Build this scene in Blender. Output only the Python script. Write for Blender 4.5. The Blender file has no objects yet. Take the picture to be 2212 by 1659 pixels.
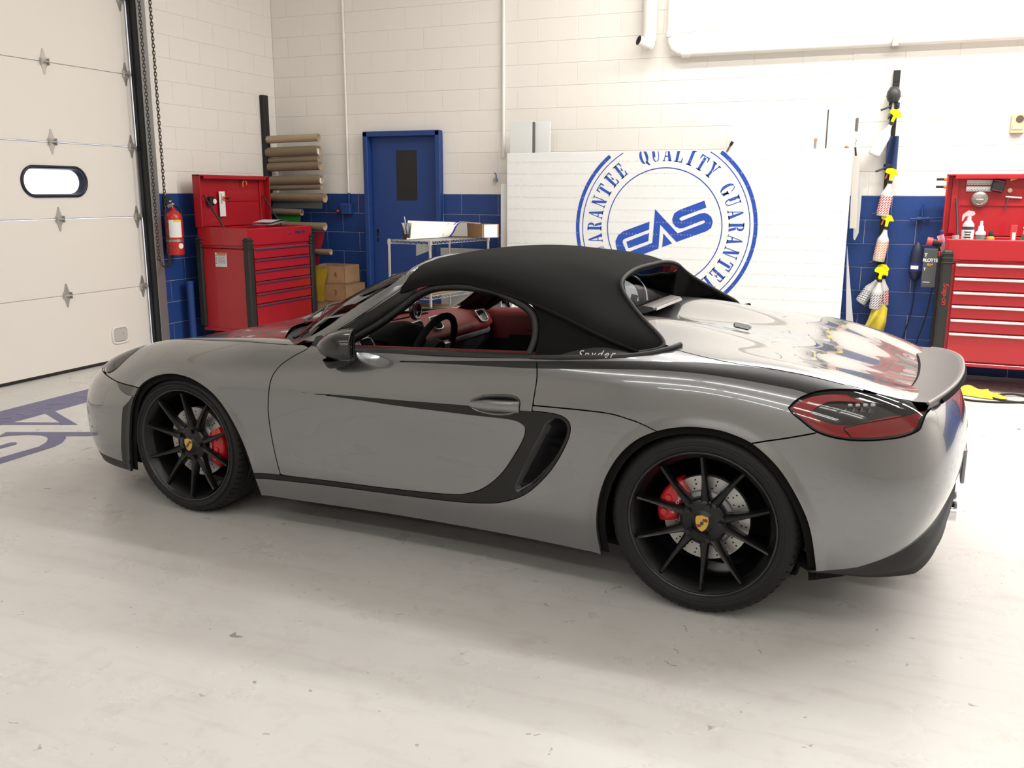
import bpy, bmesh, math, random
import numpy as np
from mathutils import Vector, Matrix
random.seed(7)
S = bpy.context.scene
C = S.collection
R_ = math.radians

# ---------------------------------------------------------------- camera
cam_d = bpy.data.cameras.new('camera'); cam = bpy.data.objects.new('camera', cam_d); C.objects.link(cam)
cam_d.sensor_fit = 'HORIZONTAL'; cam_d.sensor_width = 36.0; cam_d.lens = 31.65; cam_d.clip_start = .05; cam_d.clip_end = 200
cam.matrix_world = Matrix(((0.92507, -0.08197, 0.37086, 6.2689), (0.37979, 0.19159, -0.90501, -8.4759),
                           (0.00313, 0.97805, 0.20837, 1.5216), (0, 0, 0, 1)))
S.camera = cam

# ---------------------------------------------------------------- world (daylight outside the garage) and exposure
W = bpy.data.worlds.new('world'); S.world = W; W.use_nodes = True
bg = W.node_tree.nodes['Background']; bg.inputs[0].default_value = (.80, .88, 1.0, 1); bg.inputs[1].default_value = 2.2
S.view_settings.view_transform = 'Standard'; S.view_settings.look = 'None'
S.view_settings.exposure = -0.08; S.view_settings.gamma = 1.0; S.view_settings.use_curve_mapping = False
S.cycles.max_bounces = 7; S.cycles.diffuse_bounces = 4; S.cycles.glossy_bounces = 4; S.cycles.transmission_bounces = 6
S.cycles.transparent_max_bounces = 8; S.cycles.caustics_reflective = False; S.cycles.caustics_refractive = False
S.cycles.sample_clamp_indirect = 6.0
S.cycles.use_denoising = True

# ---------------------------------------------------------------- ceiling fluorescents (the room's lamps): x, y, length, along x?, watts
LAMPS = [
    # row close to the back wall, over the boards and the right-hand cabinet
    (5.2, -1.55, 2.4, True, 60), (7.8, -1.55, 2.4, True, 165), (10.4, -1.55, 2.4, True, 165),
    # row behind the car
    (3.0, -3.1, 2.4, True, 15), (5.6, -3.1, 2.4, True, 46), (8.2, -3.1, 2.4, True, 92),
    # rows on the camera's side
    (3.6, -8.0, 2.4, True, 10), (6.2, -8.0, 2.4, True, 11), (8.8, -8.0, 2.4, True, 12),
    (3.6, -11.0, 2.4, True, 24), (6.2, -11.0, 2.4, True, 24), (8.8, -11.0, 2.4, True, 24),
    (3.6, -14.5, 2.4, True, 24), (6.2, -14.5, 2.4, True, 24), (8.8, -14.5, 2.4, True, 24),
]
CEIL = 4.7

# ---------------------------------------------------------------- materials
MATS = {}
def mat(name, col, rough=.5, metal=0., spec=.5, coat=0., coat_rough=.03, trans=0., ior=1.45, emit=None, estr=0., sheen=0., alpha=1.):
    if name in MATS: return MATS[name]
    m = bpy.data.materials.new(name); m.use_nodes = True
    b = m.node_tree.nodes['Principled BSDF']
    def st(k, v):
        if k in b.inputs: b.inputs[k].default_value = v
    st('Base Color', (*col, 1)); st('Roughness', rough); st('Metallic', metal); st('Specular IOR Level', spec)
    st('Coat Weight', coat); st('Coat Roughness', coat_rough); st('Transmission Weight', trans); st('IOR', ior); st('Sheen Weight', sheen); st('Alpha', alpha)
    if emit: st('Emission Color', (*emit, 1)); st('Emission Strength', estr)
    MATS[name] = m; return m
def nodes(m): return m.node_tree.nodes, m.node_tree.links, m.node_tree.nodes['Principled BSDF']
def noise_col(m, c1, c2, scale, detail=4, lo=.4, hi=.6, coord='Object', rough=.55, stretch=None):
    N, L, b = nodes(m)
    tc = N.new('ShaderNodeTexCoord'); nz = N.new('ShaderNodeTexNoise'); rp = N.new('ShaderNodeValToRGB')
    src = tc.outputs[coord]
    if stretch:
        mp = N.new('ShaderNodeMapping'); mp.inputs['Scale'].default_value = stretch; L.new(src, mp.inputs[0]); src = mp.outputs[0]
    L.new(src, nz.inputs['Vector']); nz.inputs['Scale'].default_value = scale; nz.inputs['Detail'].default_value = detail; nz.inputs['Roughness'].default_value = rough
    rp.color_ramp.elements[0].position = lo; rp.color_ramp.elements[1].position = hi
    rp.color_ramp.elements[0].color = (*c1, 1); rp.color_ramp.elements[1].color = (*c2, 1)
    L.new(nz.outputs[0], rp.inputs[0]); L.new(rp.outputs[0], b.inputs['Base Color'])
    return rp
def noise_bump(m, scale, strength, dist=.002, detail=3, coord='Object', stretch=None):
    N, L, b = nodes(m)
    tc = N.new('ShaderNodeTexCoord'); nz = N.new('ShaderNodeTexNoise'); bp = N.new('ShaderNodeBump')
    src = tc.outputs[coord]
    if stretch:
        mp = N.new('ShaderNodeMapping'); mp.inputs['Scale'].default_value = stretch; L.new(src, mp.inputs[0]); src = mp.outputs[0]
    L.new(src, nz.inputs['Vector']); nz.inputs['Scale'].default_value = scale; nz.inputs['Detail'].default_value = detail
    bp.inputs['Strength'].default_value = strength; bp.inputs['Distance'].default_value = dist
    L.new(nz.outputs[0], bp.inputs['Height']); L.new(bp.outputs[0], b.inputs['Normal'])

def thin_glass(name, tint, refl=.10, rough=.01):
    m = bpy.data.materials.new(name); m.use_nodes = True; N, L = m.node_tree.nodes, m.node_tree.links
    for n in list(N): N.remove(n)
    out = N.new('ShaderNodeOutputMaterial'); tr = N.new('ShaderNodeBsdfTransparent'); tr.inputs[0].default_value = (*tint, 1)
    gl = N.new('ShaderNodeBsdfGlossy'); gl.inputs['Roughness'].default_value = rough; lw = N.new('ShaderNodeFresnel'); lw.inputs[0].default_value = 1.0+refl*4.5
    mx = N.new('ShaderNodeMixShader'); L.new(lw.outputs[0], mx.inputs[0]); L.new(tr.outputs[0], mx.inputs[1]); L.new(gl.outputs[0], mx.inputs[2]); L.new(mx.outputs[0], out.inputs[0])
    MATS[name] = m; return m
chrome = mat('chrome', (.85, .85, .85), rough=.08, metal=1.)

# ---------------------------------------------------------------- mesh builder
class MB:
    def __init__(s): s.v = []; s.f = []; s.sm = []; s.mi = []; s.cur = 0
    def add(s, V, F, smooth=False):
        o = len(s.v); s.v += [tuple(map(float, p)) for p in V]
        for f in F: s.f.append(tuple(i+o for i in f)); s.sm.append(smooth); s.mi.append(s.cur)
        return s
    def xf(s, M, start=0):
        s.v[start:] = [tuple(M @ Vector(p)) for p in s.v[start:]]; return s
    def box(s, c, d, bev=0., rot=None):
        """box of centre c, size d, edges chamfered by bev"""
        h = [k/2 for k in d]; b = min(bev, *[k*.49 for k in h]) if bev else 0
        if b <= 0:
            V = [(sx*h[0], sy*h[1], sz*h[2]) for sx in (-1, 1) for sy in (-1, 1) for sz in (-1, 1)]
            F = [(0, 1, 3, 2), (4, 6, 7, 5), (0, 4, 5, 1), (2, 3, 7, 6), (0, 2, 6, 4), (1, 5, 7, 3)]
        else:
            V = []; idx = {}
            for sx in (-1, 1):
                for sy in (-1, 1):
                    for sz in (-1, 1):
                        for a in range(3):
                            p = [sx*(h[0]-b), sy*(h[1]-b), sz*(h[2]-b)]; p[a] = (sx, sy, sz)[a]*h[a]
                            idx[(sx, sy, sz, a)] = len(V); V.append(tuple(p))
            F = []
            def q(l): F.append(tuple(idx[k] for k in l))
            for sg in (-1, 1):
                o = 1 if sg > 0 else -1
                def od(l): return l if o > 0 else l[::-1]
                q(od([(sg, -1, -1, 0), (sg, 1, -1, 0), (sg, 1, 1, 0), (sg, -1, 1, 0)]))
                q(od([(-1, sg, -1, 1), (-1, sg, 1, 1), (1, sg, 1, 1), (1, sg, -1, 1)]))
                q(od([(-1, -1, sg, 2), (1, -1, sg, 2), (1, 1, sg, 2), (-1, 1, sg, 2)]))
            for s1 in (-1, 1):
                for s2 in (-1, 1):
                    o = s1*s2 > 0
                    def od(l): return l if o else l[::-1]
                    q(od([(s1, s2, -1, 0), (s1, s2, -1, 1), (s1, s2, 1, 1), (s1, s2, 1, 0)]))
                    q(od([(-1, s1, s2, 1), (-1, s1, s2, 2), (1, s1, s2, 2), (1, s1, s2, 1)]))
                    q(od([(s2, -1, s1, 2), (s2, -1, s1, 0), (s2, 1, s1, 0), (s2, 1, s1, 2)]))
            for sx in (-1, 1):
                for sy in (-1, 1):
                    for sz in (-1, 1):
                        l = [(sx, sy, sz, 0), (sx, sy, sz, 1), (sx, sy, sz, 2)]
                        q(l if sx*sy*sz > 0 else l[::-1])
        M = Matrix.Translation(c)
        if rot is not None: M = M @ rot
        return s.add([M @ Vector(p) for p in V], F)
    def cyl(s, p0, p1, r0, r1=None, n=16, caps=True, smooth=True):
        r1 = r0 if r1 is None else r1
        p0 = Vector(p0); p1 = Vector(p1); z = (p1-p0).normalized()
        x = z.orthogonal().normalized(); y = z.cross(x)
        V = []
        for p, r in ((p0, r0), (p1, r1)):
            for i in range(n):
                a = 2*math.pi*i/n; V.append(p+x*(r*math.cos(a))+y*(r*math.sin(a)))
        s.add(V, [(i, (i+1) % n, n+(i+1) % n, n+i) for i in range(n)], smooth)
        if caps:
            if r0 > 1e-6: s.add(V[:n], [tuple(range(n-1, -1, -1))])
            if r1 > 1e-6: s.add(V[n:], [tuple(range(n))])
        return s
    def tube(s, path, r, n=8, closed=False, caps=True):
        P = [Vector(p) for p in path]; m = len(P)
        rr = r if isinstance(r, (list, tuple)) else [r]*m
        V = []; up = None
        for i in range(m):
            if closed: t = P[(i+1) % m]-P[i-1]
            else: t = P[min(i+1, m-1)]-P[max(i-1, 0)]
            t.normalize()
            if up is None: up = t.orthogonal().normalized()
            else:
                up = up-t*up.dot(t)
                up = up.normalized() if up.length > 1e-6 else t.orthogonal().normalized()
            w = t.cross(up)
            for k in range(n):
                a = 2*math.pi*k/n; V.append(P[i]+up*(rr[i]*math.cos(a))+w*(rr[i]*math.sin(a)))
        F = []
        for i in range(m if closed else m-1):
            j = (i+1) % m
            for k in range(n): F.append((i*n+k, i*n+(k+1) % n, j*n+(k+1) % n, j*n+k))
        s.add(V, F, True)
        if caps and not closed:
            s.add(V[:n], [tuple(range(n-1, -1, -1))]); s.add(V[-n:], [tuple(range(n))])
        return s
    def lathe(s, prof, n=32, axis='z', c=(0, 0, 0), smooth=True, closed=False):
        """profile of (r, h) pairs turned round an axis"""
        V = []; m = len(prof)
        for i in range(n):
            a = 2*math.pi*i/n; ca, sa = math.cos(a), math.sin(a)
            for r, h in prof:
                p = {'z': (r*ca, r*sa, h), 'y': (r*sa, h, r*ca), 'x': (h, r*ca, r*sa)}[axis]
                V.append((p[0]+c[0], p[1]+c[1], p[2]+c[2]))
        F = []
        for i in range(n):
            j = (i+1) % n
            for k in range(m if closed else m-1):
                k2 = (k+1) % m
                F.append((i*m+k, j*m+k, j*m+k2, i*m+k2))
        return s.add(V, F, smooth)
    def prism(s, poly, a, b, fr=None, smooth=False):
        """2D polygon extruded from a to b along the local z; fr: 2D -> frame matrix"""
        n = len(poly); V = [(x, y, a) for x, y in poly]+[(x, y, b) for x, y in poly]
        ar = sum(poly[i][0]*poly[(i+1) % n][1]-poly[(i+1) % n][0]*poly[i][1] for i in range(n))
        F = [tuple(range(n))[::-1], tuple(range(n, 2*n))]+[(i, (i+1) % n, n+(i+1) % n, n+i) for i in range(n)]
        if (ar < 0) != (b < a): F = [f[::-1] for f in F]
        if fr is not None: V = [fr @ Vector(p) for p in V]
        return s.add(V, F, smooth)
    def grid(s, P, smooth=True, flip=False):
        P = np.asarray(P); a, b = P.shape[:2]
        F = []
        for i in range(a-1):
            for j in range(b-1):
                f = (i*b+j, (i+1)*b+j, (i+1)*b+j+1, i*b+j+1)
                F.append(f[::-1] if flip else f)
        return s.add(P.reshape(-1, 3).tolist(), F, smooth)
    def mesh(s, name):
        me = bpy.data.meshes.new(name); me.from_pydata(s.v, [], s.f)
        me.polygons.foreach_set('use_smooth', s.sm); me.polygons.foreach_set('material_index', s.mi)
        me.update(); return me
    def build(s, name, m, parent=None, loc=None, rot=None):
        return link(name, s.mesh(name), m, parent, loc, rot)
def link(name, me, m, parent=None, loc=None, rot=None):
    for k in (m if isinstance(m, (list, tuple)) else [m]):
        if len(me.materials) < (len(m) if isinstance(m, (list, tuple)) else 1): me.materials.append(k)
    o = bpy.data.objects.new(name, me); C.objects.link(o)
    if parent is not None: o.parent = parent
    if loc is not None: o.location = loc
    if rot is not None: o.rotation_euler = rot
    return o
def tag(o, label, cat, group=None):
    o['label'] = label; o['category'] = cat
    if group: o['group'] = group
    return o
def thing(name, label, cat, loc=(0, 0, 0), rotz=0, group=None, rot=None):
    o = bpy.data.objects.new(name, None); C.objects.link(o); o.empty_display_size = .1
    o.location = loc; o.rotation_euler = rot if rot is not None else (0, 0, rotz)
    return tag(o, label, cat, group)
def struct(o): o['kind'] = 'structure'; return o
def cat_rom(P, n=6, closed=False):
    P = [np.array(p, float) for p in P]; m = len(P); out = []
    for i in range(m if closed else m-1):
        p1, p2 = P[i], P[(i+1) % m]
        p0 = P[i-1] if (closed or i > 0) else 2*p1-p2
        p3 = P[(i+2) % m] if (closed or i+2 < m) else 2*p2-p1
        for k in range(n):
            t = k/n
            out.append(.5*((2*p1)+(-p0+p2)*t+(2*p0-5*p1+4*p2-p3)*t*t+(-p0+3*p1-3*p2+p3)*t**3))
    if not closed: out.append(P[-1])
    return out
def text_mesh(txt, size, ext=.001, shear=0., spacing=1., bold=0.):
    cu = bpy.data.curves.new('lettering', 'FONT'); cu.body = txt; cu.size = size; cu.extrude = ext; cu.shear = shear
    cu.align_x = 'CENTER'; cu.align_y = 'CENTER'; cu.space_character = spacing; cu.offset = bold; cu.resolution_u = 3
    o = bpy.data.objects.new('lettering', cu); C.objects.link(o)
    dg = bpy.context.evaluated_depsgraph_get(); me = bpy.data.meshes.new_from_object(o.evaluated_get(dg))
    bpy.data.objects.remove(o); bpy.data.curves.remove(cu)
    return me
def frame(o, x, y, z=None):
    """matrix with origin o and axes x, y (z = x cross y)"""
    x = Vector(x).normalized(); y = Vector(y); y = (y-x*y.dot(x)).normalized(); z = x.cross(y)
    return Matrix(((x.x, y.x, z.x, o[0]), (x.y, y.y, z.y, o[1]), (x.z, y.z, z.z, o[2]), (0, 0, 0, 1)))
# ---------------------------------------------------------------- splines and the car's body surface
def spl(t, P, tq):
    """C2 natural cubic spline through P (n,...) at t, evaluated at tq"""
    t = np.asarray(t, float); P = np.asarray(P, float); n = len(t)
    sh = P.shape[1:]; Y = P.reshape(n, -1); h = np.diff(t)
    A = np.zeros((n, n)); b = np.zeros_like(Y); A[0, 0] = A[-1, -1] = 1
    for i in range(1, n-1):
        A[i, i-1] = h[i-1]; A[i, i] = 2*(h[i-1]+h[i]); A[i, i+1] = h[i]
        b[i] = 6*((Y[i+1]-Y[i])/h[i]-(Y[i]-Y[i-1])/h[i-1])
    M = np.linalg.solve(A, b)
    k = np.clip(np.searchsorted(t, tq, 'right')-1, 0, n-2)
    d = (tq-t[k])[:, None]; hk = h[k][:, None]
    r = Y[k]+d*((Y[k+1]-Y[k])/hk-hk*(2*M[k]+M[k+1])/6)+d*d*M[k]/2+d**3*(M[k+1]-M[k])/(6*hk)
    return r.reshape((len(tq),)+sh)

def pch(x, y, q):
    """monotone cubic through (x,y)"""
    x = np.asarray(x, float); y = np.asarray(y, float); q = np.asarray(q, float)
    h = np.diff(x); d = np.diff(y)/h; m = np.zeros_like(y)
    m[0], m[-1] = d[0], d[-1]
    for i in range(1, len(x)-1):
        m[i] = 0 if d[i-1]*d[i] <= 0 else 2*d[i-1]*d[i]/(d[i-1]+d[i])
    k = np.clip(np.searchsorted(x, q, 'right')-1, 0, len(x)-2)
    t = np.clip((q-x[k])/h[k], 0, 1)
    return ((2*t**3-3*t**2+1)*y[k]+(t**3-2*t**2+t)*h[k]*m[k]+(-2*t**3+3*t**2)*y[k+1]+(t**3-t**2)*h[k]*m[k+1])

# stations nose -> tail; ten points each from the bottom edge up and in to the centre line (x, |y|, z)
BODY = [
 [(-.985,0,.135),(-1.015,0,.24),(-1.030,0,.36),(-1.025,0,.46),(-.995,0,.545),(-.95,0,.60),(-.895,0,.632),(-.84,0,.652),(-.785,0,.668),(-.73,0,.682)],
 [(-.955,.33,.135),(-.985,.335,.24),(-1.000,.34,.36),(-.993,.338,.46),(-.962,.33,.545),(-.915,.32,.602),(-.855,.31,.64),(-.79,.22,.662),(-.72,.11,.684),(-.66,0,.70)],
 [(-.865,.585,.135),(-.892,.61,.24),(-.902,.62,.36),(-.893,.617,.46),(-.858,.60,.548),(-.805,.572,.612),(-.74,.54,.66),(-.67,.38,.682),(-.60,.19,.708),(-.54,0,.724)],
 [(-.735,.71,.135),(-.760,.738,.24),(-.768,.750,.36),(-.762,.750,.46),(-.735,.735,.552),(-.690,.70,.63),(-.63,.645,.69),(-.56,.47,.702),(-.49,.24,.728),(-.43,0,.742)],
 [(-.535,.79,.14),(-.555,.815,.245),(-.562,.827,.36),(-.558,.830,.46),(-.54,.822,.56),(-.505,.79,.655),(-.46,.705,.742),(-.41,.53,.735),(-.36,.27,.755),(-.32,0,.766)],
 [(-.34,.835,.15),(-.35,.853,.255),(-.352,.864,.37),(-.35,.868,.48),(-.34,.863,.585),(-.32,.83,.695),(-.29,.70,.787),(-.26,.54,.768),(-.22,.27,.784),(-.20,0,.793)],
 [(0,.845,.155),(0,.868,.26),(0,.880,.37),(0,.884,.48),(0,.879,.60),(0,.842,.732),(0,.685,.818),(0,.54,.800),(0,.27,.810),(0,0,.816)],
 [(.30,.838,.15),(.30,.864,.255),(.30,.874,.37),(.30,.876,.49),(.30,.872,.61),(.295,.838,.75),(.285,.695,.838),(.28,.55,.828),(.275,.27,.842),(.27,0,.848)],
 [(.60,.825,.148),(.60,.853,.255),(.60,.857,.37),(.60,.858,.50),(.60,.858,.63),(.59,.830,.762),(.575,.725,.842),(.56,.58,.855),(.55,.30,.868),(.55,0,.872)],
 [(1.0,.82,.157),(1.0,.850,.262),(1.0,.848,.38),(1.0,.849,.52),(1.0,.856,.66),(1.0,.836,.780),(1.0,.786,.862),(1.0,.62,.888),(1.0,.32,.90),(1.0,0,.905)],
 [(1.4,.825,.164),(1.4,.856,.270),(1.4,.850,.39),(1.4,.850,.53),(1.4,.860,.672),(1.4,.842,.795),(1.4,.790,.882),(1.4,.62,.915),(1.4,.32,.93),(1.4,0,.935)],
 [(1.8,.838,.166),(1.8,.868,.275),(1.8,.868,.40),(1.8,.870,.54),(1.8,.874,.69),(1.8,.856,.825),(1.8,.802,.905),(1.8,.62,.965),(1.8,.33,.995),(1.8,0,.985)],
 [(2.15,.858,.165),(2.15,.887,.275),(2.15,.895,.40),(2.15,.899,.55),(2.15,.898,.71),(2.15,.874,.855),(2.15,.800,.926),(2.15,.60,.985),(2.15,.34,1.020),(2.15,0,.965)],
 [(2.475,.86,.165),(2.475,.888,.275),(2.475,.898,.40),(2.475,.901,.55),(2.475,.896,.72),(2.475,.868,.868),(2.475,.778,.932),(2.475,.58,.962),(2.475,.33,.978),(2.475,0,.945)],
 [(2.78,.850,.175),(2.80,.872,.28),(2.80,.884,.40),(2.80,.888,.54),(2.795,.878,.70),(2.785,.838,.842),(2.77,.735,.912),(2.755,.55,.925),(2.745,.31,.930),(2.74,0,.915)],
 [(2.985,.800,.205),(3.02,.822,.30),(3.035,.832,.41),(3.045,.834,.53),(3.03,.818,.68),(3.005,.765,.815),(2.975,.675,.872),(2.95,.50,.878),(2.93,.28,.880),(2.92,0,.876)],
 [(3.125,.680,.235),(3.165,.700,.32),(3.195,.712,.42),(3.215,.714,.53),(3.205,.700,.67),(3.165,.655,.785),(3.12,.575,.832),(3.09,.42,.836),(3.07,.23,.838),(3.06,0,.838)],
 [(3.20,.42,.25),(3.24,.43,.33),(3.275,.44,.43),(3.300,.445,.53),(3.295,.435,.66),(3.255,.41,.765),(3.205,.36,.806),(3.18,.25,.812),(3.165,.13,.814),(3.155,0,.814)],
 [(3.225,0,.255),(3.265,0,.335),(3.30,0,.43),(3.330,0,.53),(3.326,0,.66),(3.285,0,.762),(3.235,0,.803),(3.215,0,.807),(3.195,0,.809),(3.18,0,.810)],
]
NS, NT = 561, 201

def body_grid(ns=NS, nt=NT):
    D = np.array(BODY, float)
    m = D.copy(); m[:, :, 1] *= -1
    E = np.concatenate([m[3:0:-1], D, m[-2:-5:-1]], 0)
    ch = np.linalg.norm(np.diff(E[:, 2:6], axis=0), axis=2).mean(1)
    ts = np.concatenate([[0], np.cumsum(ch)]); ts -= ts[3]
    sq = np.linspace(0, ts[3+len(D)-1], ns)
    G = spl(ts, E, sq)                                   # (ns,10,3)
    q = G.copy(); q[:, :, 1] *= -1
    G2 = np.concatenate([G, q[:, -2:-5:-1]], 1)
    tj = np.concatenate([[0], np.cumsum(np.linalg.norm(np.diff(D[6:15].mean(0), axis=0), axis=1))])
    tt = np.concatenate([tj, 2*tj[-1]-tj[-2:-5:-1]])
    # uniform sampling in index so that features stay on rows
    tq = np.interp(np.linspace(0, 9, nt), np.arange(10), tj)
    P = spl(tt, G2.transpose(1, 0, 2), tq).transpose(1, 0, 2)   # (ns,nt,3)
    P[:, :, 1] = np.maximum(P[:, :, 1], 0)
    P[0, :, 1] = P[-1, :, 1] = 0; P[:, -1, 1] = 0
    S = np.repeat(sq[:, None], nt, 1); T = np.repeat(np.linspace(0, 9, nt)[None], ns, 0)
    return P, S, T

def grid_normals(P):
    a = np.gradient(P, axis=0); b = np.gradient(P, axis=1)
    n = np.cross(b, a); l = np.linalg.norm(n, axis=2, keepdims=True)
    return n/np.maximum(l, 1e-9)
# ================================================================ THE ROOM
white_w = mat('white_wall_paint', (.80, .765, .715), rough=.62, spec=.35); noise_bump(white_w, 60, .35, .003, 4)
blue_w = mat('blue_wall_paint', (.017, .052, .205), rough=.42, spec=.4); noise_bump(blue_w, 60, .35, .003, 4)
floor_m = mat('epoxy_floor', (.60, .575, .545), rough=.28, spec=.5)
ceil_m = mat('ceiling_white', (.72, .71, .69), rough=.8)
def floor_nodes():
    N, L, b = nodes(floor_m)
    tc = N.new('ShaderNodeTexCoord')
    def nz(scale, detail, rough=.6):
        n = N.new('ShaderNodeTexNoise'); n.inputs['Scale'].default_value = scale; n.inputs['Detail'].default_value = detail; n.inputs['Roughness'].default_value = rough; L.new(tc.outputs['Object'], n.inputs['Vector']); return n
    def ramp(src, stops):
        r = N.new('ShaderNodeValToRGB'); e = r.color_ramp.elements
        while len(e) < len(stops): e.new(.5)
        for k, (p, c) in zip(e, stops): k.position = p; k.color = (*c, 1)
        L.new(src, r.inputs[0]); return r
    def mix(a, b_, fac, mode='MULTIPLY'):
        m = N.new('ShaderNodeMixRGB'); m.blend_type = mode; L.new(a, m.inputs[1]); L.new(b_, m.inputs[2])
        if isinstance(fac, float): m.inputs[0].default_value = fac
        else: L.new(fac, m.inputs[0])
        return m
    base = ramp(nz(1.1, 5).outputs[0], [(.3, (.585, .570, .550)), (.7, (.635, .622, .602))])
    dirt = ramp(nz(7, 8, .7).outputs[0], [(.34, (.80, .77, .74)), (.47, (1, 1, 1))])
    m1 = mix(base.outputs[0], dirt.outputs[0], .35)
    # scuffs and little chips with a shape of their own
    v = N.new('ShaderNodeTexVoronoi'); v.inputs['Scale'].default_value = 3.2; v.inputs['Randomness'].default_value = 1
    w = N.new('ShaderNodeTexNoise'); w.inputs['Scale'].default_value = 14; w.inputs['Detail'].default_value = 4; L.new(tc.outputs['Object'], w.inputs['Vector'])
    ad = N.new('ShaderNodeVectorMath'); ad.operation = 'MULTIPLY_ADD'; L.new(w.outputs['Color'], ad.inputs[0]); ad.inputs[1].default_value = (.16, .16, .0); L.new(tc.outputs['Object'], ad.inputs[2])
    L.new(ad.outputs[0], v.inputs['Vector'])
    chip = ramp(v.outputs['Distance'], [(.035, (.30, .27, .25)), (.055, (1, 1, 1))])
    m2 = mix(m1.outputs[0], chip.outputs[0], .75)
    v2 = N.new('ShaderNodeTexVoronoi'); v2.inputs['Scale'].default_value = 11; L.new(ad.outputs[0], v2.inputs['Vector'])
    chip2 = ramp(v2.outputs['Distance'], [(.06, (.35, .32, .30)), (.085, (1, 1, 1))])
    m3 = mix(m2.outputs[0], chip2.outputs[0], .6)
    mp = N.new('ShaderNodeMapping'); mp.inputs['Scale'].default_value = (1.2, 9, 1); mp.inputs['Rotation'].default_value = (0, 0, .5); L.new(tc.outputs['Object'], mp.inputs[0])
    sw = N.new('ShaderNodeTexNoise'); sw.inputs['Scale'].default_value = 2.0; sw.inputs['Detail'].default_value = 6; L.new(mp.outputs[0], sw.inputs['Vector'])
    st = ramp(sw.outputs[0], [(.36, (.80, .78, .75)), (.46, (1, 1, 1))])
    m4 = mix(m3.outputs[0], st.outputs[0], .22)
    L.new(m4.outputs[0], b.inputs['Base Color'])
    rr = ramp(nz(3, 5).outputs[0], [(.3, (.22, .22, .22)), (.7, (.42, .42, .42))]); L.new(rr.outputs[0], b.inputs['Roughness'])
floor_nodes()

RX, RY = 13.0, -17.0
b = MB(); b.box((RX/2-.2, RY/2, -.05), (RX+1.2, -RY+.6, .1)); struct(b.build('floor', floor_m))
b = MB(); b.box((RX/2-.2, RY/2, CEIL+.05), (RX+.8, -RY+.6, .1)); struct(b.build('ceiling', ceil_m))
b = MB(); b.box((RX+.1, RY/2, CEIL/2), (.2, -RY+.6, CEIL)); struct(b.build('wall_right', white_w))
b = MB(); b.box((RX/2-.2, RY-.1, CEIL/2), (RX+.8, .2, CEIL)); struct(b.build('wall_front', white_w))

H_, B_L, ZB = .2032, .4064, 1.5002
DX0, DX1, DZ = 1.127, 2.021, 2.132            # steel door opening in the back wall
b = MB()
for x0, x1, z0, z1 in ((-.3, DX0, -.02, CEIL), (DX0, DX1, DZ, CEIL), (DX1, RX, -.02, CEIL)): b.box(((x0+x1)/2, .1535, (z0+z1)/2), (x1-x0, .30, z1-z0))
wall_back = struct(b.build('wall_back', white_w))
GY0, GY1, GZ = -5.70, -1.855, 3.70             # garage door opening in the left wall
b = MB()
for y0, y1, z0, z1 in ((GY1, .3, -.02, CEIL), (GY0, GY1, GZ, CEIL), (RY-.2, GY0, -.02, CEIL)): b.box((-.1535, (y0+y1)/2, (z0+z1)/2), (.30, y1-y0, z1-z0))
wall_left = struct(b.build('wall_left', white_w))
# concrete blocks, laid in running bond; blue up to a course line, white above
BM = {}
def block_mesh(L_, h_, axis):
    k = (round(L_, 3), round(h_, 3), axis)
    if k not in BM:
        mb = MB(); d = (L_-.0025, .05, h_-.0025) if axis == 'x' else (.05, L_-.0025, h_-.0025); mb.box((0, 0, 0), d, .0022); BM[k] = mb.mesh('block')
    return BM[k]
rest = {'white': MB(), 'blue': MB()}
cnt = {'x': 0, 'y': 0}
def lay(axis, u0, u1, z0, z1, blue, single, wall):
    if u1-u0 < .03 or z1-z0 < .02: return
    L_, h_ = u1-u0, z1-z0; m = blue_w if blue else white_w
    if single:
        me0 = block_mesh(L_, h_, axis); key = (me0.name, blue)
        if key not in BM:
            me = me0.copy(); me.name = 'block'; me.materials.clear(); me.materials.append(m); BM[key] = me
        o = bpy.data.objects.new('block', BM[key]); C.objects.link(o); o.parent = wall
        o.location = ((u0+u1)/2, .025, (z0+z1)/2) if axis == 'x' else (-.025, (u0+u1)/2, (z0+z1)/2); cnt[axis] += 1
    else:
        r = rest['blue' if blue else 'white']
        d = (L_-.004, .05, h_-.004) if axis == 'x' else (.05, L_-.004, h_-.004)
        r.box(((u0+u1)/2, .025, (z0+z1)/2) if axis == 'x' else (-.025, (u0+u1)/2, (z0+z1)/2), d, .0035)
for r in range(-8, 16):
    z0, z1 = max(0, ZB+r*H_), min(CEIL, ZB+(r+1)*H_)
    if z1-z0 < .02: continue
    off = .4019 if r % 2 == 0 else .4019+B_L/2
    n0 = -2
    for n in range(n0, 34):
        u0 = max(0, off+n*B_L); u1 = min(RX, off+(n+1)*B_L)
        if u1 <= 0 or u0 >= RX or u1-u0 < .03: continue
        vis = u0 < 7.35 and z0 < 3.45 and not (u0 > 2.95 and u1 < 5.9 and z1 < 1.80) and z1 > .25
        segs = [(u0, u1)]
        if z0 < DZ-.05:
            segs = []
            if u0 < DX0: segs.append((u0, min(u1, DX0-.004)))
            if u1 > DX1: segs.append((max(u0, DX1+.004), u1))
        for a, c in segs: lay('x', a, c, z0, z1, r < 0, vis, wall_back)
    offy = -1.3518 if r % 2 else -1.3518+B_L/2
    for n in range(-3, 6):
        y0 = max(GY1, offy+n*B_L); y1 = min(0, offy+(n+1)*B_L)
        if y1 <= GY1 or y0 >= 0: continue
        lay('y', y0, y1, z0, z1, r < 0, z0 < 3.45, wall_left)
for k, m in (('white', white_w), ('blue', blue_w)):
    o = rest[k].build('far_blocks', m, wall_back); o['kind'] = 'stuff'
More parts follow.
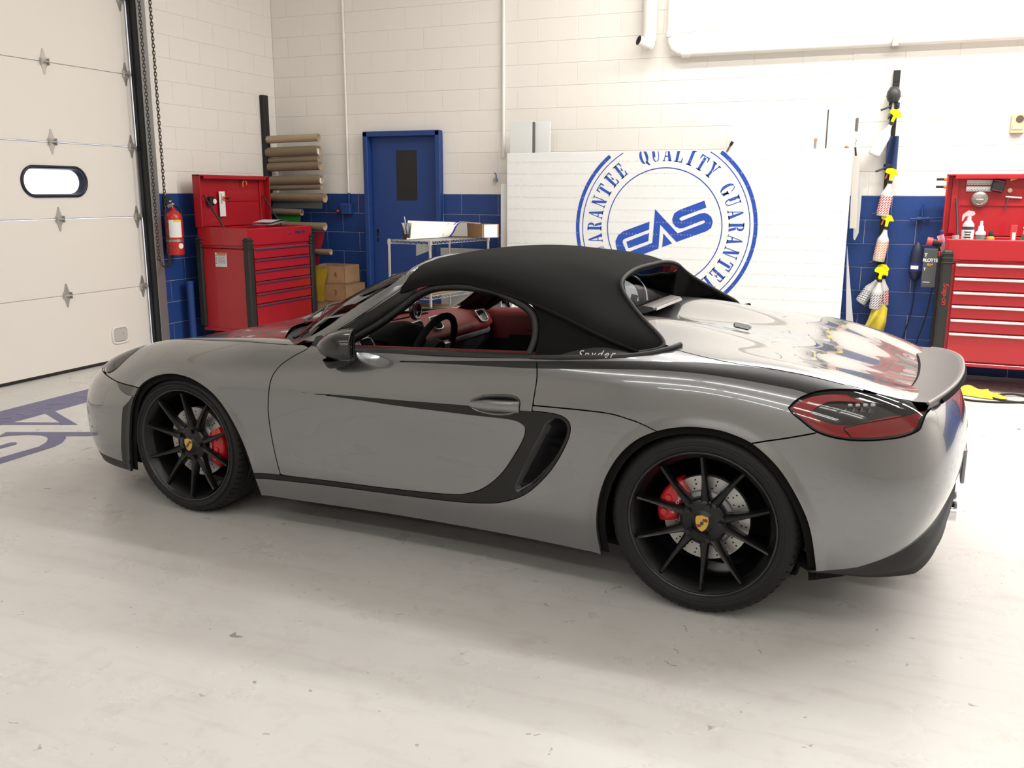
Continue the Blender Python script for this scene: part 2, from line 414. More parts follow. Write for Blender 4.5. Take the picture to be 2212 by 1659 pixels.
# plain lower blue on the unseen walls is left white; rest of the left wall
# steel door
door = MB(); door.box(((DX0+DX1)/2, .03, (DZ-.05)/2+.01), (DX1-DX0-.11, .045, DZ-.07), .004)
d1 = struct(door.build('door_1', blue_w)); d1['label'] = 'blue steel service door with a black poster on it'
b = MB()
for x in (DX0+.025, DX1-.025): b.box((x, -.005, DZ/2), (.055, .13, DZ), .006)
b.box(((DX0+DX1)/2, -.005, DZ-.025), (DX1-DX0, .13, .055), .006); b.build('door_frame', blue_w, d1)
b = MB()
for z in (1.82, .35): b.cyl((DX1-.06, -.006, z-.06), (DX1-.06, -.006, z+.06), .011, n=10)
b.build('hinge', blue_w, d1)
b = MB(); f_ = Matrix(((1, 0, 0, 1.238), (0, 0, -1, .0068), (0, 1, 0, 0), (0, 0, 0, 1)))
hole = mat('lock_hole', (.01, .008, .008), rough=.8)
b.prism([(.016*math.cos(a), 1.118+.018*math.sin(a)) for a in np.linspace(0, 6.283, 13)[:-1]], 0, .002, f_); b.prism([(-.012, 1.06), (.012, 1.06), (.012, 1.11), (-.012, 1.11)], 0, .002, f_); b.prism([(-.011, 1.0), (.011, 1.0), (.011, 1.04), (-.011, 1.04)], 0, .002, f_)
b.build('lock_hole', hole, d1)
# sectional garage door
gdm = mat('garage_door_white', (.80, .755, .70), rough=.5, spec=.4); noise_bump(gdm, 30, .12, .002, 3, stretch=(1, 1, 14))
gd = thing('garage_door', 'white sectional garage door with an oval window, closed', 'garage door', (-.10, 0, 0))
GD1 = -1.945
seam = [.022, .655, 1.290, 1.912, 2.535, 3.16, 3.72]
RB = MB()
wz0, wz1, wy0, wy1 = 1.478, 1.712, -3.190, -2.560    # window opening in the third section
for k in range(6):
    z0, z1 = seam[k]+.0025, seam[k+1]-.0025; b = MB()
    if k == 2:
        # section with a rounded hole: ring of quads between the outline and the opening
        r = .115; cz = (wz0+wz1)/2; ho = []
        for a in np.linspace(0, 2*math.pi, 49)[:-1]:
            cy_ = (wy1-r) if math.cos(a) > 0 else (wy0+r); cy_ = cy_ if abs(math.cos(a)) > 1e-6 else cy_
            ho.append((cy_+r*math.cos(a), cz+(wz1-wz0)/2*math.sin(a)))
        import mathutils.geometry as mg
        outer = [(GY0+.02, z0), (GD1, z0), (GD1, z1), (GY0+.02, z1)]
        tri = mg.tessellate_polygon([[Vector((p[0], p[1], 0)) for p in outer], [Vector((p[0], p[1], 0)) for p in ho]]); pts = outer+ho
        for xx in (0, -.045): b.add([(xx, p[0], p[1]) for p in pts], [tuple(t) for t in tri])
        b.add([(0, p[0], p[1]) for p in ho]+[(-.045, p[0], p[1]) for p in ho], [(i, (i+1) % 48, 48+(i+1) % 48, 48+i) for i in range(48)])
        b.box((-.0225, (GY0+GD1)/2, z0+.002), (.045, GD1-GY0-.02, .004)); b.box((-.0225, (GY0+GD1)/2, z1-.002), (.045, GD1-GY0-.02, .004))
    else: b.box((-.0225, (GY0+GD1)/2, (z0+z1)/2), (.045, GD1-GY0-.02, z1-z0), .003)
    b.build('door_section', gdm, gd)
fr = mat('window_rubber', (.012, .014, .022), rough=.35)
b = MB(); hoop = [(.004, p[0], p[1]) for p in ho]; hin = [(.0, (wy0+wy1)/2+(p[0]-(wy0+wy1)/2)*.93, (wz0+wz1)/2+(p[1]-(wz0+wz1)/2)*.84) for p in ho]
b.tube(hoop, .013, 8, closed=True); b.grid(np.array([hoop+[hoop[0]], [(-.055, p[1], p[2]) for p in hin+[hin[0]]]]), True, flip=True)
b.build('window_frame', fr, gd)
b = MB(); b.add([(-.05, p[1], p[2]) for p in hin], [tuple(range(48))]); b.build('window_pane', thin_glass('window_glass', (.93, .97, 1)), gd)
hm = mat('zinc_hinge', (.55, .53, .50), rough=.4, metal=.8)
def hinge(y, z, edge):
    b = MB(); f_ = Matrix(((0, 0, 1, .0), (1, 0, 0, y), (0, 1, 0, z), (0, 0, 0, 1)))
    b.prism([(-.035, .012), (-.02, .05), (-.006, .10), (.006, .10), (.02, .05), (.035, .012)], .0, .004, f_); b.prism([(-.035, -.012), (-.02, -.05), (-.006, -.10), (.006, -.10), (.02, -.05), (.035, -.012)], 0, .004, f_)
    for s_ in (-1, 1): b.box((.016, y+s_*.032, z), (.032, .005, .055), .001)
    b.cyl((.018, y-.036, z), (.018, y+.036, z), .010, n=10)
    if edge: b.cyl((.020, y, z), (.020, y+.085, z), .007, n=8); b.cyl((.020, y+.075, z), (.020, y+.10, z), .022, n=14)
    b.build('hinge', hm, gd)
for z in seam[1:6]:
    hinge(-2.872, z, False); hinge(-2.02, z, True); hinge(-4.1, z, False); hinge(-5.2, z, False)
b = MB(); ro = [(.090*math.copysign(abs(math.cos(a))**.45, math.cos(a)), .072*math.copysign(abs(math.sin(a))**.45, math.sin(a))) for a in np.linspace(0, 2*math.pi, 33)[:-1]]
b.tube([(.004, -2.334+p[0], .243+p[1]) for p in ro], .011, 8, closed=True); b.build('lift_handle_rim', gdm, gd)
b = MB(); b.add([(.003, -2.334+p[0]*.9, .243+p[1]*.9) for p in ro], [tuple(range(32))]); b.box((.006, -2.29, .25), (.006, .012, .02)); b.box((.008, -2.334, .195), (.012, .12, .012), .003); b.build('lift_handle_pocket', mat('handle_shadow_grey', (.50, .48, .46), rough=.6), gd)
b = MB(); b.box((-.02, (GY0+GD1)/2, .016), (.05, GD1-GY0-.02, .026), .006); b.build('bottom_seal', mat('seal_rubber', (.02, .017, .014), rough=.8), gd)
# vertical track with its angle
galv = mat('galvanised_steel', (.34, .35, .35), rough=.45, metal=.8); noise_bump(galv, 40, .1, .001)
trk = thing('door_track', 'galvanised vertical roller track with wall angle beside the garage door', 'track', (0, -1.93, 0))
b = MB(); b.box((.030, .020, 1.75), (.006, .10, 3.5)); b.box((-.035, .066, 1.75), (.13, .006, 3.5)); b.build('wall_angle', galv, trk)
b = MB(); b.prism([(-.055, -.030), (-.005, -.030), (.012, -.012), (.012, .018), (-.004, .034), (-.055, .034), (-.055, .028), (-.006, .028), (.006, .016), (.006, -.010), (-.008, -.024), (-.055, -.024)], .02, 3.5); b.build('track_channel', mat('dark_track', (.035, .036, .036), rough=.5, metal=.5), trk)
b = MB(); b.box((-.06, -.032, 1.75), (.03, .02, 3.5)); b.build('weather_strip', fr, trk)
# ceiling fluorescents
fx = mat('fixture_white', (.8, .8, .8), rough=.4); tube_m = mat('tube_glow', (1, 1, 1), emit=(1, .955, .88), estr=14)
mb_h = MB(); mb_h.box((0, 0, .05), (2.44, .30, .07), .01); me_h = mb_h.mesh('housing')
mb_t = MB(); mb_t.cyl((-1.19, 0, 0), (1.19, 0, 0), .018, n=12); me_t = mb_t.mesh('tube')
def row_name(x, y):
    r = {-1.55: 'by the back wall', -3.1: 'behind the car', -8.0: 'over the camera', -11.0: 'behind the camera', -14.5: 'at the far front wall'}[y]
    return r
seen = {}
for i, (x, y, l, al, w) in enumerate(LAMPS):
    k = seen.get(y, 0); seen[y] = k+1
    t = thing('ceiling_light', '%s twin-tube ceiling light from the garage door, row %s' % (['first', 'second', 'third', 'fourth'][k], row_name(x, y)), 'light', (x, y, CEIL-.14), 0, 'fluorescent ceiling lights')
    link('housing', me_h, fx, t)
    for s_ in (-.08, .08): link('tube', me_t, tube_m, t, (0, s_, 0))
    d = bpy.data.lights.new('tube_light', 'AREA'); d.shape = 'RECTANGLE'; d.size = l; d.size_y = .24; d.energy = w; d.color = (1, .98, .945)
    o = bpy.data.objects.new('tube_light', d); C.objects.link(o); o.parent = t; o.location = (0, 0, -.03)
# conduits and pipes on the back wall
pipe_w = mat('white_pipe', (.80, .77, .72), rough=.45)
def conduit(name, label, x, z0, z1, r, m=pipe_w, extra=()):
    t = thing(name, label, 'pipe', (x, 0, 0)); b = MB(); b.cyl((0, -r-.004, z0), (0, -r-.004, z1), r, n=12); b.build('pipe_run', m, t)
    for z in extra: b = MB(); b.cyl((0, -r-.004, z-.025), (0, -r-.004, z+.025), r*1.35, n=12); b.build('coupling', m, t)
    return t
t = conduit('conduit', 'thin white electrical conduit running down to the blue outlet box', .905, 1.51, CEIL, .012, extra=(1.72, 3.1))
b = MB(); b.cyl((0, -.016, 1.34), (0, -.016, 1.51), .012, n=12); b.build('painted_end', blue_w, t)
t = conduit('conduit', 'white conduit dropping behind the tall white panels beside the steel door', 2.705, 1.86, CEIL, .016)
t = thing('outlet_box', 'blue painted outlet box with a round silver socket, below the conduit', 'outlet', (.86, 0, 1.34))
b = MB(); b.box((.02, -.035, 0), (.13, .07, .115), .006); b.build('box_body', blue_w, t)
b = MB(); b.cyl((-.05, -.07, -.02), (-.05, -.085, -.02), .028, n=16); b.build('socket_ring', fr, t)
b = MB(); b.cyl((-.05, -.085, -.02), (-.05, -.095, -.02), .016, n=12); b.build('socket_core', chrome, t)
b = MB(); b.tube([(-.06, -.03, -.02), (-.14, -.03, -.03), (-.19, -.03, .03), (-.20, -.02, .16)], .004, 6); b.build('loose_wire', fr, t)
t = thing('drain_pipe', 'white pipe stub with an open black mouth on the back wall', 'pipe', (4.13, 0, 2.83))
b = MB(); b.cyl((.022, -.075, .02), (.022, -.075, CEIL-2.83), .062, n=20); b.build('riser', pipe_w, t)
b = MB(); b.cyl((.045, -.10, -.02), (-.045, -.20, .02), .043, n=18, caps=False); b.cyl((.05, -.10, -.02), (.035, -.115, -.013), .050, n=18); b.build('spout', pipe_w, t)
b = MB(); b.cyl((-.042, -.197, .0185), (-.0445, -.1995, .0195), .040, n=18); b.build('mouth', hole, t)
t = thing('wall_pipe', 'white horizontal pipe with an elbow running along the upper back wall', 'pipe', (4.40, 0, 2.74))
P = [(-.06, -.06, CEIL-2.74), (-.06, -.06, .16), (-.055, -.06, .10), (-.03, -.06, .045), (.02, -.06, .012), (.07, -.06, 0), (8.4, -.06, 0)]
b = MB(); b.tube(P, .034, 12); b.build('pipe_run', pipe_w, t)
b = MB(); b.cyl((.05, -.06, .001), (.12, -.06, 0), .042, n=14); b.cyl((-.06, -.06, .14), (-.06, -.06, .20), .042, n=14); b.build('elbow_collar', pipe_w, t)
for x in (1.81, 4.6): b = MB(); b.box((x, -.055, -.005), (.05, .12, .075), .004); b.build('clamp', hm, t)
t = thing('wall_chime', 'small beige wall box with a round speaker, above the right tool cabinet', 'wall box', (7.17, 0, 2.07))
b = MB(); b.box((0, -.022, 0), (.10, .045, .15), .004); b.build('casing', mat('beige_plastic', (.55, .45, .28), rough=.5), t)
b = MB(); b.cyl((.01, -.045, .035), (.01, -.048, .035), .028, n=18); b.build('speaker_disc', mat('brown_disc', (.10, .07, .045), rough=.6), t)
b = MB(); b.box((.0, -.046, -.03), (.075, .004, .035), .001); b.build('grey_plate', mat('plate_grey', (.45, .42, .35), rough=.5), t)
# hoist chain: two strands joined at the bottom
chm = mat('chain_steel', (.07, .055, .045), rough=.5, metal=.7)
t = thing('hoist_chain', 'looped hand chain hanging beside the garage door track', 'chain', (.10, -1.95, 0))
lk = []
for a in np.linspace(0, 2*math.pi, 15)[:-1]: lk.append((.0105*math.copysign(abs(math.cos(a))**.8, math.cos(a)) , .0, .021*math.copysign(abs(math.sin(a))**.9, math.sin(a))))
b = MB()
def strand(y, x, z0, z1):
    n = int((z1-z0)/.030)
    for k in range(n):
        s_ = len(b.v); b.tube(lk, .0038, 5, closed=True); b.xf(Matrix.Translation((x, y, z0+k*.030)) @ Matrix.Rotation(R_(35+90*(k % 2)), 4, 'Z'), s_)
strand(-.045, .0, .92, 4.5); strand(.055, .03, .86, 4.5)
for k in range(6):
    q = k/5; s_ = len(b.v); b.tube(lk, .0038, 5, closed=True); b.xf(Matrix.Translation((.0+.03*q, -.045+.10*q, .90-.05*math.sin(math.pi*q)-.03*q)) @ Matrix.Rotation(R_(60), 4, 'X') @ Matrix.Rotation(R_(90*(k % 2)), 4, 'Z'), s_)
o = b.build('chain_links', chm, t); o['kind'] = 'stuff'
t = thing('wall_conduit', 'thin vertical conduit and switch box beside the hoist chain', 'pipe', (0, -1.765, 0))
b = MB(); b.cyl((.012, 0, 1.47), (.012, 0, CEIL), .008, n=8); b.build('pipe_run', pipe_w, t)
b = MB(); b.box((.03, 0, 1.43), (.06, .055, .12), .004); b.build('switch_box', mat('dark_blue_box', (.02, .03, .06), rough=.5), t)
# ================================================================ THE CAR
paint = mat('silver_paint', (.215, .22, .228), rough=.27, metal=.8, coat=1., coat_rough=.015)
paint.node_tree.nodes['Principled BSDF'].inputs['Coat IOR'].default_value = 1.65
satin = mat('satin_black_vinyl', (.012, .012, .0115), rough=.36, spec=.4)
gloss = mat('gloss_black', (.012, .012, .013), rough=.15, coat=.5)
plast = mat('black_plastic', (.016, .016, .016), rough=.5)
liner = mat('wheel_well_black', (.006, .006, .006), rough=.9, spec=.2)
grey_sp = mat('grey_satin_spoiler', (.115, .108, .105), rough=.42)
fabric = mat('black_canvas', (.0075, .0078, .0072), rough=.9, spec=.15)
noise_bump(fabric, 900, .25, .0006, 1)
rubber = mat('tyre_rubber', (.0085, .0085, .009), rough=.6, spec=.4)
rimm = mat('satin_black_rim', (.005, .0052, .0056), rough=.30, spec=.5)
steel = mat('disc_steel', (.50, .50, .49), rough=.42, metal=.85)
alu = mat('hub_aluminium', (.30, .31, .32), rough=.5, metal=.7)
redcal = mat('caliper_red', (.50, .012, .018), rough=.3, coat=.4)
chrome = mat('chrome', (.85, .85, .85), rough=.08, metal=1.)
white_l = mat('white_lettering', (.8, .8, .8), rough=.5)
leather = mat('dark_red_leather', (.155, .016, .017), rough=.5, spec=.4)
noise_bump(leather, 600, .12, .0005, 2)
cabin = mat('cabin_black', (.009, .009, .009), rough=.7, spec=.3)
alcan = mat('black_suede', (.008, .008, .008), rough=.95, spec=.15)
glassm = thin_glass('car_glass', (.88, .93, .91), .022)
dglass = thin_glass('tinted_glass', (.45, .50, .56))
lens_clear = thin_glass('clear_lens', (.95, .95, .96), .11)
lens_red = mat('red_lens', (.46, .010, .014), rough=.1, spec=.6, coat=1., coat_rough=.02)
lens_dark = mat('smoked_lamp_housing', (.016, .016, .018), rough=.16, coat=1., coat_rough=.02)
lens_grey = mat('smoked_marker_lens', (.055, .058, .054), rough=.2, coat=.6)
gold = mat('crest_gold', (.62, .40, .09), rough=.35, metal=.6)
crest_red = mat('crest_red', (.30, .02, .02), rough=.4)
silver_trim = mat('silver_trim', (.52, .53, .54), rough=.3, metal=.85)

car = thing('sports_car', 'silver convertible sports car with closed black soft top, black wheels and red interior', 'car',
            (3.3033, -4.3876, 0), -0.04714)

def sub(name, mb, m, parent=car): return mb.build(name, m, parent)

# ---- triangle soup with normals and fields, cut by signed fields
def sd_poly(x, z, poly):
    P = np.asarray(poly, float); n = len(P); d2 = np.full(x.shape, 1e9); ins = np.zeros(x.shape, bool)
    for i in range(n):
        a, b = P[i], P[(i+1) % n]; e = b-a
        wx, wz = x-a[0], z-a[1]; L = max(e@e, 1e-12)
        t = np.clip((wx*e[0]+wz*e[1])/L, 0, 1)
        d2 = np.minimum(d2, (wx-e[0]*t)**2+(wz-e[1]*t)**2)
        c = (a[1] > z) != (b[1] > z)
        with np.errstate(divide='ignore', invalid='ignore'):
            xi = (b[0]-a[0])*(z-a[1])/(b[1]-a[1] if abs(b[1]-a[1]) > 1e-12 else 1e-12)+a[0]
        ins ^= c & (x < xi)
    d = np.sqrt(d2); return np.where(ins, -d, d)
def clip(M, F):
    """keep F<0 of the mesh M=(V,N,A,T)"""
    V, N, A, T = M; s = F < 0; c = s[T].sum(1)
    full = T[c == 3]; out = [full]; nv = len(V); newV, newN, newA = [V], [N], [A]
    part = T[(c == 1) | (c == 2)]
    if len(part):
        e = np.concatenate([part[:, [0, 1]], part[:, [1, 2]], part[:, [2, 0]]])
        cr = s[e[:, 0]] != s[e[:, 1]]; ec = np.sort(e[cr], 1)
        u = np.unique(ec[:, 0].astype(np.int64)*nv+ec[:, 1]); a = u//nv; b = u % nv
        t = (F[a]/(F[a]-F[b]))[:, None]
        newV.append(V[a]+(V[b]-V[a])*t); k = N[a]+(N[b]-N[a])*t; newN.append(k/np.maximum(np.linalg.norm(k, axis=1, keepdims=True), 1e-9))
        newA.append(A[a]+(A[b]-A[a])*t)
        def em(i, j):
            lo = np.minimum(i, j).astype(np.int64); hi = np.maximum(i, j)
            return nv+np.searchsorted(u, lo*nv+hi)
        cp = s[part].sum(1)
        for k in range(3):
            i, j, l = part[:, k], part[:, (k+1) % 3], part[:, (k+2) % 3]
            m1 = (cp == 1) & s[i]
            if m1.any(): out.append(np.stack([i[m1], em(i[m1], j[m1]), em(i[m1], l[m1])], 1))
            m2 = (cp == 2) & ~s[i]
            if m2.any():
                p, q = em(i[m2], j[m2]), em(i[m2], l[m2])
                out.append(np.stack([p, j[m2], l[m2]], 1)); out.append(np.stack([p, l[m2], q], 1))
    V2 = np.concatenate(newV); N2 = np.concatenate(newN); A2 = np.concatenate(newA); T2 = np.concatenate(out)
    T2 = T2[(T2[:, 0] != T2[:, 1]) & (T2[:, 1] != T2[:, 2]) & (T2[:, 0] != T2[:, 2])]
    used, inv = np.unique(T2, return_inverse=True)
    return V2[used], N2[used], A2[used], inv.reshape(-1, 3)
def np_mesh(name, V, N, T, flange=0., side=-1):
    """V given with y>=0; side -1 is the camera's side. flange: depth of the turned-in edge"""
    V = V.copy(); N = N.copy(); V[:, 1] *= side; N[:, 1] *= side
    if side < 0: T = T[:, ::-1]
    if flange:
        e = np.concatenate([T[:, [0, 1]], T[:, [1, 2]], T[:, [2, 0]]]).astype(np.int64); nv = len(V)
        k = np.minimum(e[:, 0], e[:, 1])*nv+np.maximum(e[:, 0], e[:, 1])
        u, cnt = np.unique(k, return_counts=True); bd = e[np.isin(k, u[cnt == 1])]
        a, b = bd[:, 0], bd[:, 1]; nb = len(bd)
        t = V[b]-V[a]; ln = np.linalg.norm(t, axis=1, keepdims=True); ok = ln[:, 0] > 1e-7
        a, b, t = a[ok], b[ok], t[ok]; nb = len(a)
        fn = np.cross(t, N[a]+N[b]); fn /= np.maximum(np.linalg.norm(fn, axis=1, keepdims=True), 1e-9)
        W4 = np.concatenate([V[a], V[b], V[b]-N[b]*flange, V[a]-N[a]*flange]); i = np.arange(nb)+nv
        T = np.concatenate([T, np.stack([i, i+3*nb, i+2*nb], 1), np.stack([i, i+2*nb, i+nb], 1)])
        V = np.concatenate([V, W4]); N = np.concatenate([N, fn, fn, fn, fn])
    me = bpy.data.meshes.new(name)
    me.vertices.add(len(V)); me.vertices.foreach_set('co', V.astype(np.float32).ravel())
    me.loops.add(T.size); me.loops.foreach_set('vertex_index', T.astype(np.int32).ravel())
    me.polygons.add(len(T)); me.polygons.foreach_set('loop_start', np.arange(0, T.size, 3, dtype=np.int32))
    me.polygons.foreach_set('use_smooth', np.ones(len(T), bool))
    me.update(calc_edges=True); me.validate()
    if len(me.vertices) == len(N): me.normals_split_custom_set_from_vertices(N.astype(np.float32).tolist())
    return me

# ---- outline curves read on the body side (x, z)
def cr(P, n=5): return [tuple(p) for p in cat_rom(P, n)]
ARCH_F = [(-.44, -.1)]+cr([(-.415, .10), (-.378, .221), (-.340, .374), (-.300, .512), (-.248, .597), (-.166, .653), (-.080, .681), (.005, .688), (.108, .673), (.212, .625), (.298, .540), (.362, .438), (.402, .335), (.424, .240), (.436, .12)])+[(.44, -.1)]
ARCH_R = [(2.11, -.1)]+cr([(2.10, .14), (2.086, .31), (2.105, .443), (2.156, .557), (2.228, .641), (2.313, .690), (2.411, .716), (2.505, .719), (2.582, .706), (2.655, .676), (2.738, .606), (2.806, .508), (2.852, .405), (2.878, .27), (2.886, .16)])+[(2.89, -.1)]
DOORF = cr([(.640, .862), (.665, .841), (.623, .812), (.591, .788), (.566, .763), (.540, .716), (.525, .643), (.518, .566), (.524, .484), (.538, .386), (.563, .271)])
LOW_IN = [(.676, .6625)]+cr([(.83, .6615), (.982, .660), (1.226, .655), (1.532, .654), (1.690, .657), (1.752, .651), (1.781, .628), (1.772, .585), (1.734, .517), (1.674, .429), (1.602, .362), (1.528, .325), (1.428, .305), (1.132, .286), (.791, .274), (.563, .266), (.40, .259)])
LOW_OUT = [(.676, .6635)]+cr([(.83, .668), (.982, .674), (1.265, .682), (1.532, .692), (1.749, .698), (1.855, .703), (1.925, .700), (1.962, .683), (1.973, .652), (1.962, .606), (1.926, .533), (1.877, .459), (1.807, .384), (1.749, .343), (1.677, .313), (1.603, .296), (1.450, .279), (1.129, .264), (.787, .252), (.40, .235)])
STRIPE = LOW_OUT+LOW_IN[::-1]
INTAKE = cr([(1.883, .678), (1.920, .688), (1.950, .676), (1.961, .650), (1.950, .608), (1.915, .539), (1.866, .466), (1.805, .395), (1.763, .366), (1.738, .366), (1.733, .388), (1.768, .468), (1.812, .558), (1.846, .620), (1.862, .655), (1.883, .678)])[:-1]
HANDLE = cr([(1.528, .700), (1.543, .719), (1.596, .741), (1.667, .752), (1.722, .754), (1.750, .745), (1.758, .722), (1.747, .693), (1.708, .675), (1.655, .667), (1.597, .669), (1.550, .680), (1.528, .700)])[:-1]
DOORR = cr([(1.783, .63), (1.800, .650), (1.812, .724), (1.821, .818), (1.812, .871), (1.790, .91)])
BELT = [(.64, .862), (.80, .849), (.926, .853), (1.251, .870), (1.514, .882), (1.789, .895)]
UP_TOP = [(1.084, .8300)]+cr([(1.25, .842), (1.438, .857), (1.62, .872), (1.799, .887), (2.069, .909), (2.242, .921), (2.409, .928), (2.569, .926), (2.724, .914), (2.877, .887), (3.026, .850), (3.10, .828)])
UP_BOT = [(1.084, .8295)]+cr([(1.25, .836), (1.442, .845), (1.62, .852), (1.807, .862), (2.079, .885), (2.254, .897), (2.421, .899), (2.583, .889), (2.737, .871), (2.80, .858), (2.90, .83), (3.0, .80)])
UPSTRIPE = UP_TOP+UP_BOT[::-1]
LIGHT = cr([(2.752, .811), (2.777, .839), (2.826, .861), (2.890, .868), (2.970, .862), (3.061, .844), (3.144, .819), (3.184, .806), (3.192, .797), (3.176, .785), (3.167, .762), (3.160, .744), (3.130, .731), (3.086, .722), (2.994, .715), (2.914, .720), (2.846, .739), (2.794, .774), (2.765, .795), (2.752, .811)], 4)[:-1]
L_IN = cr([(2.822, .803), (2.850, .826), (2.888, .840), (2.959, .838), (3.04, .822), (3.125, .800), (3.060, .790), (3.007, .778), (2.954, .764), (2.900, .765), (2.850, .781), (2.822, .803)])[:-1]
L_LOW = cr([(2.93, .755), (3.0, .772), (3.08, .786), (3.15, .796), (3.20, .803)])+[(3.24, .79), (3.2, .70), (2.98, .70)]
HL = cr([(-.525, .795), (-.470, .800), (-.430, .782), (-.395, .747), (-.372, .705), (-.385, .66), (-.46, .60), (-.58, .565), (-.69, .56), (-.745, .60), (-.70, .69), (-.63, .755), (-.525, .795)])[:-1]      # plan view
def bumpz(x): return np.interp(x, [-1.1, -.75, -.60, -.509, -.425, -.34, -.2], [.640, .632, .622, .614, .606, .602, .598])
def hoody(x): return np.interp(x, [-1.0, -.85, -.75, -.6, -.45, -.27, 0, .3, .54, .7], [.30, .40, .455, .525, .60, .655, .682, .705, .719, .722])
def cowlx(y): return np.interp(y, [0, .1, .2, .3, .4, .5, .55, .6, .66, .70, .735, .80], [.10, .115, .148, .20, .265, .335, .375, .42, .49, .54, .595, .72])
def lidy(x): return np.interp(x, [1.9, 2.27, 2.32, 2.374, 2.43, 2.50, 2.57, 2.724, 2.877, 3.026, 3.084, 3.13, 3.2, 3.4], [.655, .676, .713, .732, .748, .764, .770, .756, .733, .692, .662, .62, .60, .60])
def botz(x): return np.interp(x, [2.85, 2.883, 3.007, 3.052, 3.143, 3.20, 3.26, 3.30, 3.34], [.236, .241, .262, .278, .313, .345, .385, .41, .43])

P0, S0, T0 = body_grid()
# arch lips: the last 35 mm round the wheel openings turn slightly in
for poly in (ARCH_F, ARCH_R):
    d = sd_poly(P0[..., 0], P0[..., 2], poly)
    k = np.clip(1-d/.034, 0, 1)*(T0 < 5.9)
    P0[..., 1] += .0085*k*(P0[..., 1] > .5)
N0 = grid_normals(P0)
def grid_tris(ns, nt):
    i = np.arange(ns*nt).reshape(ns, nt); a, b, c, d = i[:-1, :-1].ravel(), i[1:, :-1].ravel(), i[1:, 1:].ravel(), i[:-1, 1:].ravel()
    return np.concatenate([np.stack([a, c, b], 1), np.stack([a, d, c], 1)])
BASE = (P0.reshape(-1, 3), N0.reshape(-1, 3), np.stack([T0.ravel(), S0.ravel()], 1), grid_tris(NS, NT))
_t = BASE[0][BASE[3][len(BASE[3])//3]]
# winding so that face normals agree with N (y>=0 half)
_f = np.cross(_t[1]-_t[0], _t[2]-_t[0])
if _f@BASE[1][BASE[3][len(BASE[3])//3][0]] < 0: BASE = (BASE[0], BASE[1], BASE[2], BASE[3][:, ::-1])
def cut(M, *fs):
    for f in fs:
        F = f(M[0][:, 0], M[0][:, 1], M[0][:, 2], M[2][:, 0])
        M = clip(M, F)
    return M
G = .0026
def inside(poly, g=G): return lambda x, y, z, t: sd_poly(x, z, poly)+g
def outside(poly, g=G): return lambda x, y, z, t: -sd_poly(x, z, poly)+g
def win(x0, x1): return lambda x, y, z, t: np.maximum(x0-x, x-x1)
def tlt(v): return lambda x, y, z, t: t-v
NOARCH = (outside(ARCH_F, 0), outside(ARCH_R, 0))
def panel(name, M, m, parent, side, flange=.012): return link(name, np_mesh(name, M[0], M[1], M[3], flange, side), m, parent)

DOOR_P = DOORF+[p for p in LOW_IN if p[0] > .57 and p[1] < .6][::-1]
_li = [p for p in LOW_IN if (p[1] < .63)]
DOOR_P = DOORF+[p for p in _li[::-1] if p[0] > .565]+DOORR+BELT[::-1][:-1]
FEND_P = [(-.20, .598), (-.34, .602), (-.425, .606), (-.509, .614), (-.60, .622), (-.75, .632), (-1.2, .64), (-1.2, 1.3), (.64, 1.3)]+DOORF+[(.563, .266), (.40, .259), (.2, .25), (-.2, .4)]
ROCK_P = [p for p in LOW_OUT if p[0] > 1.5 or p[1] < .3]
ROCK_P = [(1.809, .702)]+[p for p in LOW_OUT if (p[0] > 1.81 or p[1] < .42)]+[(.40, -.2), (2.5, -.2), (2.5, .60)]+cr([(2.313, .689), (2.227, .714), (2.150, .729), (2.098, .732), (2.005, .731), (1.809, .724)])
QUART_P = [(1.809, .724)]+cr([(1.812, .724), (1.821, .818), (1.812, .871), (1.789, .895)])+[(1.841, .899), (2.062, .921), (2.23, .939), (2.30, .955), (2.30, 1.4), (3.3, 1.4), (3.3, .80), (3.0, .76), (2.842, .733), (2.741, .706), (2.642, .682), (2.5, .65), (2.313, .687), (2.227, .714), (2.150, .729), (2.098, .732), (2.005, .731)]
RB_P = [(2.5, .64), (2.642, .682), (2.741, .706), (2.842, .733), (2.93, .80), (3.05, .845), (3.15, .822), (3.6, .822), (3.6, -.3), (2.5, -.3)]

